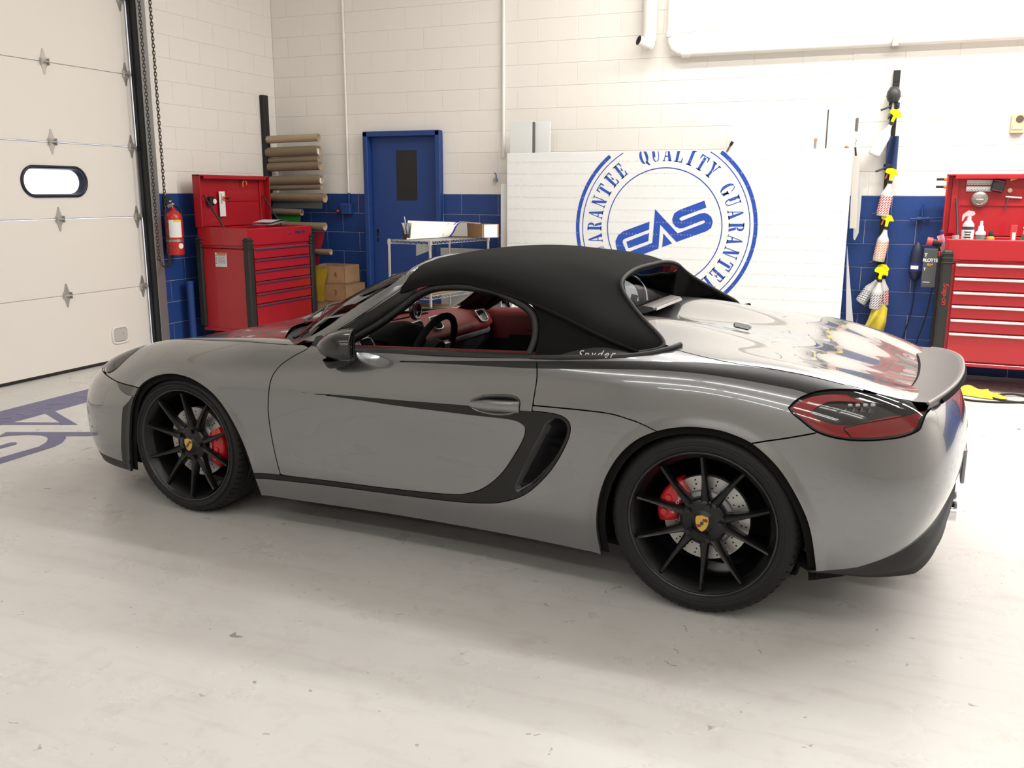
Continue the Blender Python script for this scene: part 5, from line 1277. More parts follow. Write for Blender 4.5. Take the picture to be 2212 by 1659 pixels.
# ---- stacked boxes behind the cabinet
def carton(label, c, d, rz, open_top=False, mark=None, flaps=True):
    t = thing('cardboard_box', label, 'box', (c[0], c[1], c[2]), rz, 'cardboard boxes'); w, l, h = d; th = .005
    b = MB()
    for s_ in (-1, 1): b.box((s_*(w/2-th/2), 0, h/2), (th, l, h)); b.box((0, s_*(l/2-th/2), h/2), (w, th, h))
    b.box((0, 0, th/2), (w, l, th)); b.build('box_walls', cardboard, t)
    if not open_top: b = MB(); b.box((0, -l/4, h-th/2), (w, l/2-.002, th)); b.box((0, l/4, h-th/2), (w, l/2-.002, th)); b.build('top_flaps', cardboard, t)
    if mark: me = text_mesh(mark, h*.45, .0006); o = link('marker_writing', me, mat('marker_brown', (.10, .05, .03), rough=.7), t); o.matrix_local = frame((w*.22, -l/2-.001, h/2), (1, 0, 0), (0, 0, 1))
    return t
carton('bottom cardboard box of the stack behind the left cabinet', (.90, -.32, 0), (.44, .34, .40), .0)
carton('middle cardboard box of the stack, marked 3', (.925, -.32, .402), (.44, .36, .175), -.05, mark='3')
carton('open top cardboard box of the stack, marked 4', (.885, -.30, .579), (.40, .33, .185), .08, True, mark='4')
sheet('yellow_cloth', 'yellow sheet of film hanging over the stacked boxes', 'cloth', [[(.735+.19*q*(1-.35*u), -.505+.010*math.sin(8*u+q), .735-.345*u) for q in np.linspace(0, 1, 6)] for u in np.linspace(0, 1, 10)], mat('mustard_film', (.36, .25, .015), rough=.5))

# ---- poster on the steel door (plain black sheet)
b = MB(); b.box((1.601, .0055, 1.690), (.238, .003, .505), .0005); tag(b.build('poster', mat('poster_black', (.014, .014, .013), rough=.5)), 'narrow plain black poster on the blue steel door', 'poster')

# ---- wire shelf
shz = 1.10; sa = math.atan2(-.0613, .4418)
shelf = thing('wire_shelf', 'chrome wire shelving unit standing in front of the blue steel door', 'shelf', (2.1616, -1.3626, 0), sa)
SW, SL = .446, .96
wire = mat('shelf_chrome', (.55, .55, .55), rough=.28, metal=.9)
for x in (0, SW):
    for y in (0, SL):
        b = MB(); b.cyl((x, y, 0), (x, y, shz+.012), .0125, n=12)
        for k in range(1, 44): b.cyl((x, y, k*.025-.0012), (x, y, k*.025+.0012), .0130, n=12, caps=False)
        b.cyl((x, y, shz-.035), (x, y, shz+.004), .019, n=12); b.build('post', wire, shelf)
for zt in (shz, .62, .18):
    b = MB()
    for (p, q) in (((0, 0), (SW, 0)), ((SW, 0), (SW, SL)), ((SW, SL), (0, SL)), ((0, SL), (0, 0))):
        b.cyl((*p, zt), (*q, zt), .0035, n=6); b.cyl((*p, zt-.028), (*q, zt-.028), .0035, n=6)
        L_ = math.dist(p, q); n = int(L_/.028)
        pts = [(p[0]+(q[0]-p[0])*k/n, p[1]+(q[1]-p[1])*k/n, zt-(.028 if k % 2 else 0)) for k in range(n+1)]; b.tube(pts, .0025, 5)
    for k in range(1, 19): b.cyl((SW*k/19, 0, zt), (SW*k/19, SL, zt), .002, n=5)
    for y in (SL/3, 2*SL/3): b.cyl((0, y, zt-.006), (SW, y, zt-.006), .003, n=6)
    b.build('wire_deck', wire, shelf)
def onS(x, y, z): return world_of(shelf, (x, y, z))
b = MB(); b.add([onS(.30, -.004, shz-.03), onS(.47, -.004, shz-.03), onS(.47, -.004, shz-.07), onS(.30, -.006, shz-.13)], [(0, 1, 2, 3)]); b.add([onS(.30, -.002, shz-.03), onS(.47, -.002, shz-.03), onS(.47, -.002, shz-.07), onS(.30, -.004, shz-.13)], [(3, 2, 1, 0)])
tag(b.build('paper_tag', mat('tag_grey', (.33, .33, .32), rough=.6)), 'torn grey paper tag hanging from the wire shelf rim', 'paper')
# printed sheet curling over the shelf
BLc, BRc, TLc, TRc = [np.array(p) for p in ((2.325, -1.335, 1.107), (2.465, -.72, 1.109), (2.15, -.985, 1.262), (2.60, -.665, 1.240))]
rows = []
for q in np.linspace(0, 1, 20):
    A_, B_ = BLc+(BRc-BLc)*q, TLc+(TRc-TLc)*q
    rows.append([np.array([*(A_+(B_-A_)*u)[:2], A_[2]+(B_[2]-A_[2])*(.5-.5*math.cos(math.pi*u))+.010*math.sin(math.pi*u)*(u > .5)]) for u in np.linspace(0, 1, 16)])
P = np.array(rows)
b = MB(); b.grid(P[:18], True); b.grid(P[:18]-np.array([0, 0, .002]), True, flip=True)
sh = thing('printed_sheet', 'large curled white printed sheet with a blue edge lying on the wire shelf', 'sheet', (0, 0, 0)); b.build('white_sheet', mat('ivory_sheet', (.80, .80, .73), rough=.6), sh)
b = MB(); b.grid(P[16:]+np.array([0, 0, .0015]), True); b.grid(P[16:]-np.array([0, 0, .0008]), True, flip=True); b.build('blue_edge', mat('royal_blue_edge', (.012, .015, .30), rough=.35), sh)
b = MB(); rl = [(P[k, -1]+np.array([0, 0, 0])) for k in range(20)]
b.grid([[P[k, -1]+(P[k, -1]-P[k, -2])*.6*v+np.array([0, 0, -.05*v*v]) for k in range(20)] for v in np.linspace(0, 1.6, 6)], True); b.build('curled_back', mat('sheet_back_grey', (.33, .31, .28), rough=.6), sh)
for r_, k0 in ((14, 3), (14, 10)):
    b = MB(); b.tube([tuple(P[r_, k]+np.array([.002, -.002, .003])) for k in range(k0, k0+3)], .0022, 5); b.build('printed_mark', MATS['label_grey'], sh)
cupm = thin_glass('clear_plastic', (.82, .82, .88), .10, .1)
def plastic_cup(label, loc, r0, r1, h, liquid, straw, m=cupm):
    t = thing('plastic_cup', label, 'cup', loc, 0)
    b = MB(); b.lathe([(0, .002), (r0, .002), (r1, h), (r1+.003, h+.001), (r1+.003, h-.004)], 28); b.build('cup_wall', m, t)
    if liquid: b = MB(); b.lathe([(0, .004), (r0-.002, .004), (r0+(r1-r0)*.3-.002, h*.30), (0, h*.30)], 24); b.build('drink', liquid, t)
    if straw: b = MB(); b.cyl((r0*.5, 0, .01), (-r1*.45, 0, h*1.38), .0035, n=8); b.build('straw', mat('straw_white', (.75, .75, .80), rough=.4), t)
    return t
plastic_cup('clear plastic cup with a straw and a little orange drink on the wire shelf', onS(.10, .13, shz+.004), .031, .046, .145, mat('orange_drink', (.60, .22, .08), rough=.2, trans=.6, ior=1.3), True)
# long carton lying open on the shelf
t = thing('long_carton', 'long open cardboard carton with a white liner on the wire shelf', 'carton', (2.63, -.47, shz+.004), -.72)
b = MB(); L_, W2, h2 = .56, .17, .125
for s_ in (-1, 1): b.box((0, s_*W2/2, h2/2), (L_, .004, h2)); b.box((s_*L_/2, 0, h2/2), (.004, W2, h2))
b.box((0, 0, .002), (L_, W2, .004)); b.build('carton_walls', cardboard, t)
b = MB(); b.box((-.02, -W2/2+.004, h2/2+.012), (L_-.06, .002, h2)); b.box((L_/2+.006, 0, h2/2), (.003, W2*.8, h2*.95)); b.build('white_liner', paper, t)
# cartons with rolls on the lower decks and a grey panel behind
t = carton('open cardboard box holding white rolls on the lower wire deck', onS(.20, .25, .622), (.40, .46, .17), sa, True)
for k, (x, y) in enumerate(((.02, -.12), (.10, .05), (-.08, .1))):
    tt = thing('white_roll', ['white paper roll at the front of the open box on the shelf', 'white paper roll leaning at the right of the open box on the shelf', 'white paper roll at the back of the open box on the shelf'][k], 'roll', world_of(t, (x, y, .05)), .4*k, 'white rolls in the shelf box')
    b = MB(); b.lathe([(.02, 0), (.055, 0), (.055, .15), (.02, .15), (.02, 0)], 20); b.xf(Matrix.Rotation(.5, 4, 'X')); b.build('roll_body', paper, tt)
carton('closed cardboard box further back on the lower wire deck', onS(.22, .72, .622), (.38, .34, .14), sa)
carton('cardboard box on the lowest wire deck', onS(.22, .30, .182), (.36, .46, .30), sa)
b = MB(); b.box((2.40, -.10, .52), (.72, .02, .88), .003); tag(b.build('leaning_sheet', mat('panel_grey', (.36, .36, .355), rough=.5)), 'grey flat panel leaning on the blue wall behind the wire shelf', 'panel')

# ---- the big logo board and the panels behind it
BX0, BX1, BZ0, BZ1, BY = 2.860, 5.962, .02, 1.886, -.30
board = thing('logo_board', 'big white board with a blue round quality guarantee stamp, behind the car', 'board', ((BX0+BX1)/2, BY, 0))
bc = (BX0+BX1)/2
b = MB(); b.box((0, .0125, (BZ0+BZ1)/2), (BX1-BX0, .025, BZ1-BZ0), .002); b.build('panel', white_b, board)
def flat(name, polys, m, parent, fr, th=.0012, holes=None):
    import mathutils.geometry as mg
    b = MB()
    for k, p in enumerate(polys):
        lo = [[Vector((x, y, 0)) for x, y in p]]+([[Vector((x, y, 0)) for x, y in q] for q in holes[k]] if holes and holes.get(k) else [])
        pts = [v for l in lo for v in l]; tri = mg.tessellate_polygon(lo)
        V = [fr @ Vector((v.x, v.y, th)) for v in pts]; n_ = fr.to_3x3().col[2]
        F = []
        for t_ in tri:
            a, b_, c = (V[i] for i in t_); F.append(tuple(t_) if (b_-a).cross(c-a).dot(n_) > 0 else tuple(t_)[::-1])
        b.add(V, F)
    return b.build(name, m, parent)
LC = (4.396-bc, 1.215)
fB = Matrix(((1, 0, 0, LC[0]), (0, 0, -1, 0), (0, 1, 0, LC[1]), (0, 0, 0, 1)))
ZT = BZ1-LC[1]-.002
def ring(r0, r1, n=128):
    polys = []
    for k in range(n):
        a0, a1 = 2*math.pi*k/n, 2*math.pi*(k+1)/n+.002
        q = [(r0*math.sin(a0), r0*math.cos(a0)), (r1*math.sin(a0), r1*math.cos(a0)), (r1*math.sin(a1), r1*math.cos(a1)), (r0*math.sin(a1), r0*math.cos(a1))]
        if max(p[1] for p in q) < ZT: polys.append(q)
    return polys
flat('outer_ring', ring(.798, .832), blue_ink, board, fB); flat('thin_ring', ring(.762, .770), blue_ink, board, fB); flat('inner_ring', ring(.520, .529), blue_ink, board, fB)
EAS = [(-.129,.049),(-.371,-.042),(-.419,-.076),(-.445,-.133),(-.439,-.177),(-.389,-.33),(-.038,-.192),(-.029,.023),(.124,-.129),(.394,-.026),(.431,.003),(.442,.058),(.426,.099),(.395,.123),(.366,.133),(.324,.126),(.17,.062),(.151,.064),(.143,.08),(.16,.095),(.38,.179),(.359,.24),(.132,.153),(.094,.124),(.077,.073),(.085,.04),(.112,.006),(.151,-.008),(.185,-.003),(.344,.064),(.365,.067),(.374,.052),(.358,.038),(.133,-.052),(-.082,.161),(-.097,-.142),(-.315,-.23),(-.336,-.228),(-.375,-.145),(-.373,-.123),(-.355,-.11),(-.131,-.023)]
flat('initials', [EAS, [(-.13,-.053),(-.341,-.138),(-.319,-.197),(-.133,-.126)], [(.002,-.055),(-.004,-.179),(.086,-.142)]], blue_ink, board, fB)
# stencil slab letters in a unit box (width .72)
def R4(x0, y0, x1, y1): return [(x0, y0), (x1, y0), (x1, y1), (x0, y1)]
def arc(cx, cy, rx, ry, tx, ty, a0, a1, n=8):
    o = [(cx+rx*math.cos(a0+(a1-a0)*k/n), cy+ry*math.sin(a0+(a1-a0)*k/n)) for k in range(n+1)]
    return o+[(cx+(rx-tx)*math.cos(a1-(a1-a0)*k/n), cy+(ry-ty)*math.sin(a1-(a1-a0)*k/n)) for k in range(n+1)]
pi = math.pi
GL = {
 'Q': [arc(.36, .52, .36, .48, .22, .06, pi*.55, pi*1.45), arc(.36, .52, .36, .48, .22, .06, -pi*.45, pi*.45), [(.38, .2), (.52, .2), (.74, -.12), (.54, -.1)]],
 'U': [R4(.10, .32, .32, 1), R4(.02, .93, .40, 1), arc(.36, .33, .26, .33, .10, .07, pi, 1.5*pi), arc(.38, .33, .24, .33, .06, .07, 1.55*pi, 2*pi), R4(.56, .33, .62, 1), R4(.46, .93, .72, 1)],
 'A': [[(.30, 1), (.42, 1), (.70, 0), (.46, 0)], [(.28, .93), (.32, .86), (.13, 0), (.07, 0)], R4(.14, .28, .42, .35), R4(0, 0, .22, .06), R4(.40, 0, .74, .06)],
 'L': [R4(.12, 0, .34, 1), R4(.02, .93, .44, 1), R4(.02, 0, .30, .07), [(.38, 0), (.68, 0), (.68, .32), (.62, .32), (.58, .07), (.38, .07)]],
 'I': [R4(.24, 0, .48, 1), R4(.14, .93, .58, 1), R4(.14, 0, .58, .07)],
 'T': [R4(.25, 0, .47, .88), R4(.14, 0, .58, .07), [(.0, 1), (.34, 1), (.34, .92), (.12, .92), (.07, .70), (.0, .70)], [(.38, 1), (.72, 1), (.72, .70), (.65, .70), (.60, .92), (.38, .92)]],
 'Y': [R4(.28, 0, .48, .45), R4(.18, 0, .58, .07), [(.02, 1), (.26, 1), (.44, .52), (.30, .42)], [(.46, .50), (.52, .46), (.68, 1), (.60, 1)], R4(-.02, .93, .34, 1), R4(.52, .93, .76, 1)],
 'G': [arc(.38, .5, .38, .5, .22, .06, pi*.55, pi*1.45), arc(.40, .5, .32, .5, .06, .06, pi*.1, pi*.45), arc(.40, .5, .30, .5, .16, .06, -pi*.45, -pi*.05), R4(.46, .38, .76, .46), R4(.54, .06, .70, .42)],
 'R': [R4(.10, 0, .32, 1), R4(.02, .93, .36, 1), R4(.02, 0, .40, .07), arc(.38, .75, .30, .25, .18, .07, -pi*.5, pi*.5), [(.38, .48), (.56, .46), (.72, 0), (.50, 0)]],
 'N': [R4(.10, 0, .16, .92), R4(.0, 0, .26, .06), [(.04, 1), (.26, 1), (.66, 0), (.46, 0)], R4(.58, .2, .64, 1), R4(.48, .94, .74, 1)],
 'E': [R4(.12, 0, .34, 1), R4(.02, .93, .34, 1), R4(.02, 0, .34, .07), [(.38, 1), (.66, 1), (.66, .70), (.60, .70), (.55, .92), (.38, .92)], [(.38, 0), (.68, 0), (.68, .32), (.62, .32), (.57, .08), (.38, .08)], R4(.38, .47, .54, .54), R4(.48, .38, .54, .64)],
}
def letter(ch, ang, r, h, parent, fr, m, zmax=None):
    a = R_(ang); ps = []
    for poly in GL[ch]:
        q = []
        for (x, y) in poly:
            u = (x-.36)*h*.82; v = r+(y-.5)*h; q.append((v*math.sin(a)+u*math.cos(a), v*math.cos(a)-u*math.sin(a)))
        if zmax is not None:      # trim at the board's top edge
            r_ = []
            for i in range(len(q)):
                A_, B_ = q[i-1], q[i]
                if (A_[1] < zmax) != (B_[1] < zmax): f = (zmax-A_[1])/(B_[1]-A_[1]); r_.append((A_[0]+(B_[0]-A_[0])*f, zmax))
                if B_[1] < zmax: r_.append(B_)
            q = r_
        if len(q) > 2: ps.append(q)
    return flat('stamp_letter', ps, m, parent, fr) if ps else None
for word, a0, st in (('QUALITY', -18.0, 9.6), ('GUARANTEE', 58.6, 10.1), ('GUARANTEE', -120.5, 10.1)):
    for k, ch in enumerate(word): letter(ch, a0+k*st, .650, .135, board, fB, blue_ink, ZT)
# faint rows of register marks printed on the board
b = MB()
for k in range(12):
    z = BZ1-.085-k*.1085
    for n in range(110):
        x = -(BX1-BX0)/2+.02+n*.028
        b.box((x, -.0016, z), (.012 if n % 3 else .022, .0008, .0012)); b.box((x, -.0016, z), (.0012, .0008, .012 if n % 3 else .022))
o = b.build('register_marks', mat('faint_print', (.62, .62, .60), rough=.6), board); o['kind'] = 'stuff'
def slab(name, label, x0, x1, y, z0, z1, m=white_b, th=.018, ry=0.):
    b = MB(); b.box((0, 0, (z1-z0)/2), (x1-x0, th, z1-z0), .002); o = b.build(name, m, None, ((x0+x1)/2, y, z0), (ry, 0, 0)); return tag(o, label, 'panel', 'white panels behind the board')
slab('tall_panel', 'tall pale panel at the left end behind the logo board', 2.845, 3.075, -.18, 0, 2.185, mat('panel_pale_grey', (.70, .71, .70), rough=.5), .03)
slab('tall_panel', 'second tall white panel with a dark edge behind the logo board', 3.085, 3.235, -.13, 0, 2.175, white_b, .02)
b = MB(); b.box((3.080, -.165, 1.09), (.008, .05, 2.17)); tag(b.build('edge_strip', mat('dark_edge', (.10, .095, .08), rough=.6)), 'dark edge strip between the two tall panels', 'strip')
slab('tall_panel', 'tall white panel at the right end behind the logo board', 4.95, 5.960, -.26, 0, 2.205, white_b, .02)
slab('low_panel', 'white panel edge showing left of the logo board', 2.775, 2.95, -.24, 0, 1.60, mat('panel_pale_grey', (.70, .71, .70)), .03)
b = MB(); b.box((5.741, -.273, 2.045), (.010, .006, .315)); tag(b.build('steel_ruler', mat('dark_ruler', (.06, .06, .06), rough=.4)), 'thin dark ruler on the tall white panel at the right', 'ruler')
t = thing('orange_magnet', 'round orange magnet with a dark centre on the tall right panel', 'magnet', (5.905, -.27, 1.885)); b = MB(); b.cyl((0, 0, 0), (0, -.012, 0), .022, n=20); b.build('ring', MATS['orange_plastic'], t); b = MB(); b.cyl((0, -.012, 0), (0, -.02, 0), .009, n=12); b.build('centre', black_p, t)
t = thing('utility_knife', 'grey utility knife stuck on the tall right panel', 'knife', (5.655, -.272, 1.94)); b = MB(); b.box((0, 0, -.02), (.020, .008, .075), .003); b.build('handle', mat('knife_grey', (.25, .22, .20), rough=.5), t); b = MB(); b.box((.004, -.001, .025), (.026, .009, .02), .003); b.build('head', mat('knife_red', (.5, .25, .2), rough=.5), t)
t = thing('paint_brush', 'small dark brush sticking up from the top edge of the logo board', 'brush', (4.930, -.305, 1.872), rot=(0, .5, 0)); b = MB(); b.cyl((0, 0, 0), (0, 0, .055), .009, n=10); b.build('handle', mat('brush_grey', (.12, .10, .09), rough=.5), t); b = MB(); b.cyl((0, 0, .055), (0, 0, .095), .012, .014, n=10); b.build('bristles', black_p, t)
t = thing('wall_hook', 'blue hook with a grey screw on the white blocks left of the panels', 'hook', (2.62, -.01, 1.66)); b = MB(); b.cyl((0, .01, -.02), (0, -.03, -.02), .018, n=12); b.build('screw', galv, t); b = MB(); b.tube([(.01, -.02, -.02), (.012, -.025, .03), (-.004, -.025, .05)], .006, 6); b.build('hook_arm', blue_ink, t)
# items clipped on the right edge of the tall panel
t = thing('spring_clip', 'dark clip on the right edge of the tall right panel, near its top', 'clip', (5.972, -.265, 2.075)); b = MB(); b.box((0, 0, 0), (.022, .03, .11), .006); b.build('jaw', mat('clip_grey', (.12, .11, .10), rough=.5), t)
t = thing('chrome_clip', 'small shiny clip on the right edge below the dark clip', 'clip', (5.968, -.265, 1.935)); b = MB(); b.tube([(0, 0, .03), (.012, 0, .01), (0, 0, -.01), (.012, 0, -.035)], .005, 6); b.build('loop', chrome, t)
t = thing('black_pen', 'short black pen hanging on the right edge of the tall panel', 'pen', (5.978, -.265, 1.86), rot=(0, -.15, 0)); b = MB(); b.cyl((0, 0, -.035), (0, 0, .035), .008, n=10); b.build('barrel', black_p, t)
film_w = mat('translucent_film', (.52, .52, .52), rough=.35)
sheet('backing_film', 'long grey strip of backing film hanging beside the board edge', 'film', [[(5.955+.055*q+.02*u, -.20+.02*q, 1.85-.62*u) for q in np.linspace(0, 1, 4)] for u in np.linspace(0, 1, 8)], mat('film_grey', (.50, .47, .43), rough=.5))
sheet('backing_film', 'pointed piece of pale film hanging in front of the blue wall by the board', 'film', [[(5.96+.05*u+(.09-.05*u)*q, -.15, 1.66-.44*u-(.0 if u < 1 else .10*(1-abs(q-.3)))) for q in np.linspace(0, 1, 6)] for u in np.linspace(0, 1, 8)], film_w)
sheet('backing_film', 'narrow lower strip of pale film standing beside the board bottom', 'film', [[(5.965+.05*u+.07*q*u, -.18+.02*q, 1.08-.78*u) for q in np.linspace(0, 1, 4)] for u in np.linspace(0, 1, 8)], film_w)

# ---- floor emblem (painted on the floor)
BAND = [(.57,-2.957),(.598,-4.145),(.605,-4.372),(.922,-4.613),(.944,-4.421),(.945,-4.404),(1.403,-4.209),(.942,-3.99),(.905,-3.291),(.89,-2.95)]
HOLE = [(.945,-4.066),(.951,-4.328),(1.246,-4.212)]
GG = [(1.167,-4.599),(1.133,-4.526),(1.755,-4.262),(1.83,-4.336),(1.564,-4.449),(1.607,-4.488),(1.67,-4.571),(1.698,-4.653),(1.712,-5.034),(1.714,-5.157),(1.6,-5.069),(1.605,-4.948),(1.612,-4.69),(1.576,-4.61),(1.523,-4.548),(1.468,-4.509),(1.402,-4.497),(1.311,-4.52),(1.23,-4.58),(1.202,-4.627),(1.158,-4.727),(1.127,-4.703)]
TONG = [(1.376,-4.766),(1.373,-4.696),(1.398,-4.676),(1.427,-4.686),(1.443,-4.71),(1.437,-4.814),(1.438,-4.943),(1.373,-4.893)]
navy = mat('navy_floor_paint', (.052, .052, .185), rough=.3); I4 = Matrix.Identity(4)
em = thing('floor_emblem', 'big navy lettering emblem painted on the floor by the car nose', 'floor marking', (0, 0, 0))
flat('emblem_shape', [BAND, GG, TONG], navy, em, I4, .0015, {0: [HOLE]})
for ch, (x, y), in zip('EAUTO', [(.745,-3.575),(.762,-3.806),(.795,-3.980),(.82,-4.145),(.834,-4.300)]):
    me = text_mesh(ch, .17, .0003); o = link('emblem_letter', me, mat('lavender_letter', (.17, .16, .27), rough=.4), em); o.matrix_local = frame((x, y, .0022), (.10, -1, 0), (1, .10, 0))

# ---- bottle rack strip on the right
t = thing('bottle_rack', 'tall black wall strip with blue pegs carrying spray bottles', 'rack', (6.243, -.02, 0))
b = MB(); b.box((0, 0, 1.47), (.055, .03, 2.10), .004)
for k in range(4): b.box((0, -.016, 2.44-.035*k), (.04, .006, .022), .002)
b.build('strip', black_p, t)
pegm = mat('dark_blue_peg', (.015, .02, .05), rough=.5)
for z in (2.235, 1.74, 1.385, .975, .60):
    b = MB(); b.box((0, -.03, z), (.085, .04, .05), .006); b.tube([(-.02, -.05, z), (-.05, -.10, z-.02), (-.10, -.11, z-.04)], .008, 6); b.tube([(.02, -.05, z), (.03, -.10, z+.005)], .008, 6); b.build('peg', pegm, t)
t = thing('black_scoop', 'dark rounded plastic scoop at the top of the bottle rack', 'scoop', (6.232, -.07, 2.315)); b = MB(); b.lathe([(.0, .075), (.03, .068), (.052, .03), (.056, -.01), (.045, -.04), (.03, -.055), (0, -.055)], 24); b.build('bowl', mat('scoop_dark', (.03, .032, .03), rough=.45), t)
b = MB(); b.lathe([(.022, -.13), (.034, -.16), (.036, -.165)], 16); b.lathe([(.010, -.055), (.012, -.10), (.022, -.13)], 12); b.build('neck', mat('scoop_grey', (.30, .29, .26), rough=.5), t)
yell = mat('sprayer_yellow', (.85, .72, .0), rough=.35); bot_w = mat('bottle_plastic', (.66, .65, .63), rough=.4, trans=.15); cap_b = mat('collar_black', (.02, .02, .022), rough=.4)
def label_mat(name, c1, c2):
    m = mat(name, c1, rough=.6); N, L, bs = nodes(m); tc = N.new('ShaderNodeTexCoord'); mp = N.new('ShaderNodeMapping'); mp.inputs['Rotation'].default_value = (0, R_(52), 0); mp.inputs['Scale'].default_value = (48, 48, 48); L.new(tc.outputs['Object'], mp.inputs[0])
    br = N.new('ShaderNodeTexBrick'); br.inputs['Scale'].default_value = 1; br.inputs['Mortar Size'].default_value = .16; br.inputs['Color1'].default_value = (*c2, 1); br.inputs['Color2'].default_value = (*c2, 1); br.inputs['Mortar'].default_value = (*c1, 1); br.inputs['Brick Width'].default_value = 1.6; br.inputs['Row Height'].default_value = .7
    sp_ = N.new('ShaderNodeSeparateXYZ'); cb = N.new('ShaderNodeCombineXYZ'); L.new(mp.outputs[0], sp_.inputs[0]); L.new(sp_.outputs[0], cb.inputs[0]); L.new(sp_.outputs[2], cb.inputs[1]); L.new(cb.outputs[0], br.inputs['Vector']); L.new(br.outputs[0], bs.inputs['Base Color']); return m
lab_red = label_mat('red_hatched_label', (.72, .66, .62), (.42, .03, .04)); lab_grey = label_mat('grey_hatched_label', (.75, .74, .73), (.16, .15, .17)); lab_blue = mat('plain_blue_label', (.70, .71, .76), rough=.6); lab_pink = label_mat('pale_orange_label', (.74, .68, .60), (.60, .22, .13))
def spray(label, loc, tilt, rz, lab, trig, group='spray bottles on the black rack', h=.20):
    t = thing('spray_bottle', label, 'spray bottle', loc, 0, group, rot=(0, tilt, rz))   # origin at the neck
    b = MB(); b.lathe([(.016, -.005), (.018, -.03), (.028, -.06), (.046, -.095), (.048, -.105), (.048, -h-.075), (.044, -h-.085), (0, -h-.085)], 24); b.build('bottle', bot_w, t)
    b = MB(); b.lathe([(.0487, -.115), (.0487, -h-.065)], 24); b.build('label_wrap', lab, t)
    b = MB(); b.cyl((0, 0, -.012), (0, 0, .012), .020, n=16); b.build('collar', cap_b, t)
    b = MB(); pr = [(-.055, .085), (-.045, .105), (-.01, .115), (.025, .105), (.045, .075), (.048, .060), (.030, .062), (.012, .055), (.012, .012), (-.012, .012), (-.014, .062), (-.05, .070)]
    b.prism(pr, -.016, .016, Matrix(((1, 0, 0, 0), (0, 0, 1, 0), (0, 1, 0, 0), (0, 0, 0, 1)))); b.build('sprayer_head', yell, t)
    b = MB(); b.box((-.036, 0, .045), (.012, .016, .05), .003, Matrix.Rotation(.2, 4, 'Y')); b.build('trigger', trig, t)
    return t
tr_dark = cap_b; tr_red = mat('trigger_red', (.55, .06, .06), rough=.4); tr_or = mat('trigger_orange', (.75, .16, .05), rough=.4)
spray('white spray bottle with blue print, topmost on the black rack', (6.232, -.105, 2.09), .42, .0, lab_blue, tr_dark)
t = bpy.data.objects[-1] if False else None
spray('spray bottle with a red hatched label and red trigger, second on the rack', (6.262, -.105, 1.615), .14, .0, lab_red, tr_red)
spray('spray bottle with a pale orange label and orange trigger, third on the rack', (6.262, -.105, 1.235), .13, .0, lab_pink, tr_or)
spray('spray bottle with a dark hatched label tilted left, lower on the rack', (6.235, -.085, .80), .55, .0, lab_grey, tr_dark, h=.16)
spray('spray bottle with a dark hatched label hanging in front of its neighbours', (6.250, -.165, .795), .08, .0, lab_grey, tr_dark, h=.16)
spray('spray bottle with a red hatched label half hidden at the back of the trio', (6.275, -.070, .815), -.06, .0, lab_red, tr_dark, h=.16)
spray('spray bottle with an orange mark half under the yellow towel', (6.262, -.09, .46), -.03, .0, label_mat('olive_label', (.30, .29, .24), (.5, .5, .48)), tr_or, h=.16)
bl_cl = mat('navy_cloth', (.018, .035, .11), rough=.9)
sheet('navy_cloth', 'folded navy cloth hanging on the rack under the top bottle', 'cloth', [[(6.215+.085*q-.01*math.sin(6*q)*u, -.06-.03*math.sin(9*q+2*u), 1.99-.26*u-.05*abs(q-.3)*u) for q in np.linspace(0, 1, 9)] for u in np.linspace(0, 1, 8)], bl_cl)
# crumpled towels
def towel(label, loc, prof, nx, ny, fn, m=yellow_cloth):
    P = np.array([[fn(u, v) for u in np.linspace(0, 1, nx)] for v in np.linspace(0, 1, ny)]); b = MB(); b.grid(P, True); b.grid(P-grid_normals(P)*.003, True, flip=True)
    o = b.build('towel', m, None, loc); return tag(o, label, 'towel')
def hang(u, v):
    w = .055+.045*v; x = (u-.5)*2*w-.085*max(0, v-.35)**1.2*1.3-.02*math.sin(3*v); y = -.02-.035*math.cos((u-.5)*3)+.022*math.sin(11*u+4*v)*(.3+v)-.05*math.sin(math.pi*min(1, v*1.3)); z = .05*math.cos((u-.4)*2.6)*(1-v)-.30*v-.03*math.sin(7*u+2)*v
    return (x, y, z)
towel('yellow towel draped over the lowest peg of the bottle rack', (6.275, -.10, .555), None, 20, 16, hang)
def heap(u, v):
    x = (u-.5)*.34; y = (v-.5)*.20+.03*math.sin(7*u); r = max(0, 1-((u-.5)*2)**2)*max(0, 1-((v-.5)*2)**2)
    z = .006+.075*r**.7*(.6+.4*math.sin(9*u+3*v)*math.cos(5*v-2*u))
    if u > .72: x += .10*(u-.72); z = max(.005, z*.7)
    return (x, y, z)
towel('crumpled yellow towel lying on the floor by the right cabinet', (7.02, -.84, 0), None, 30, 18, heap)
P = cat_rom([(6.88, -1.05, .008), (6.98, -1.10, .008), (7.15, -1.08, .008), (7.32, -1.0, .008), (7.42, -.86, .008), (7.36, -.78, .008), (7.25, -.80, .02), (7.1, -.90, .012), (7.22, -1.02, .008), (7.5, -1.0, .008), (7.9, -.95, .008)], 6)
b = MB(); b.tube([tuple(p) for p in P], .008, 8); tag(b.build('power_cable', black_p), 'black cable curling on the floor beside the yellow towel', 'cable')

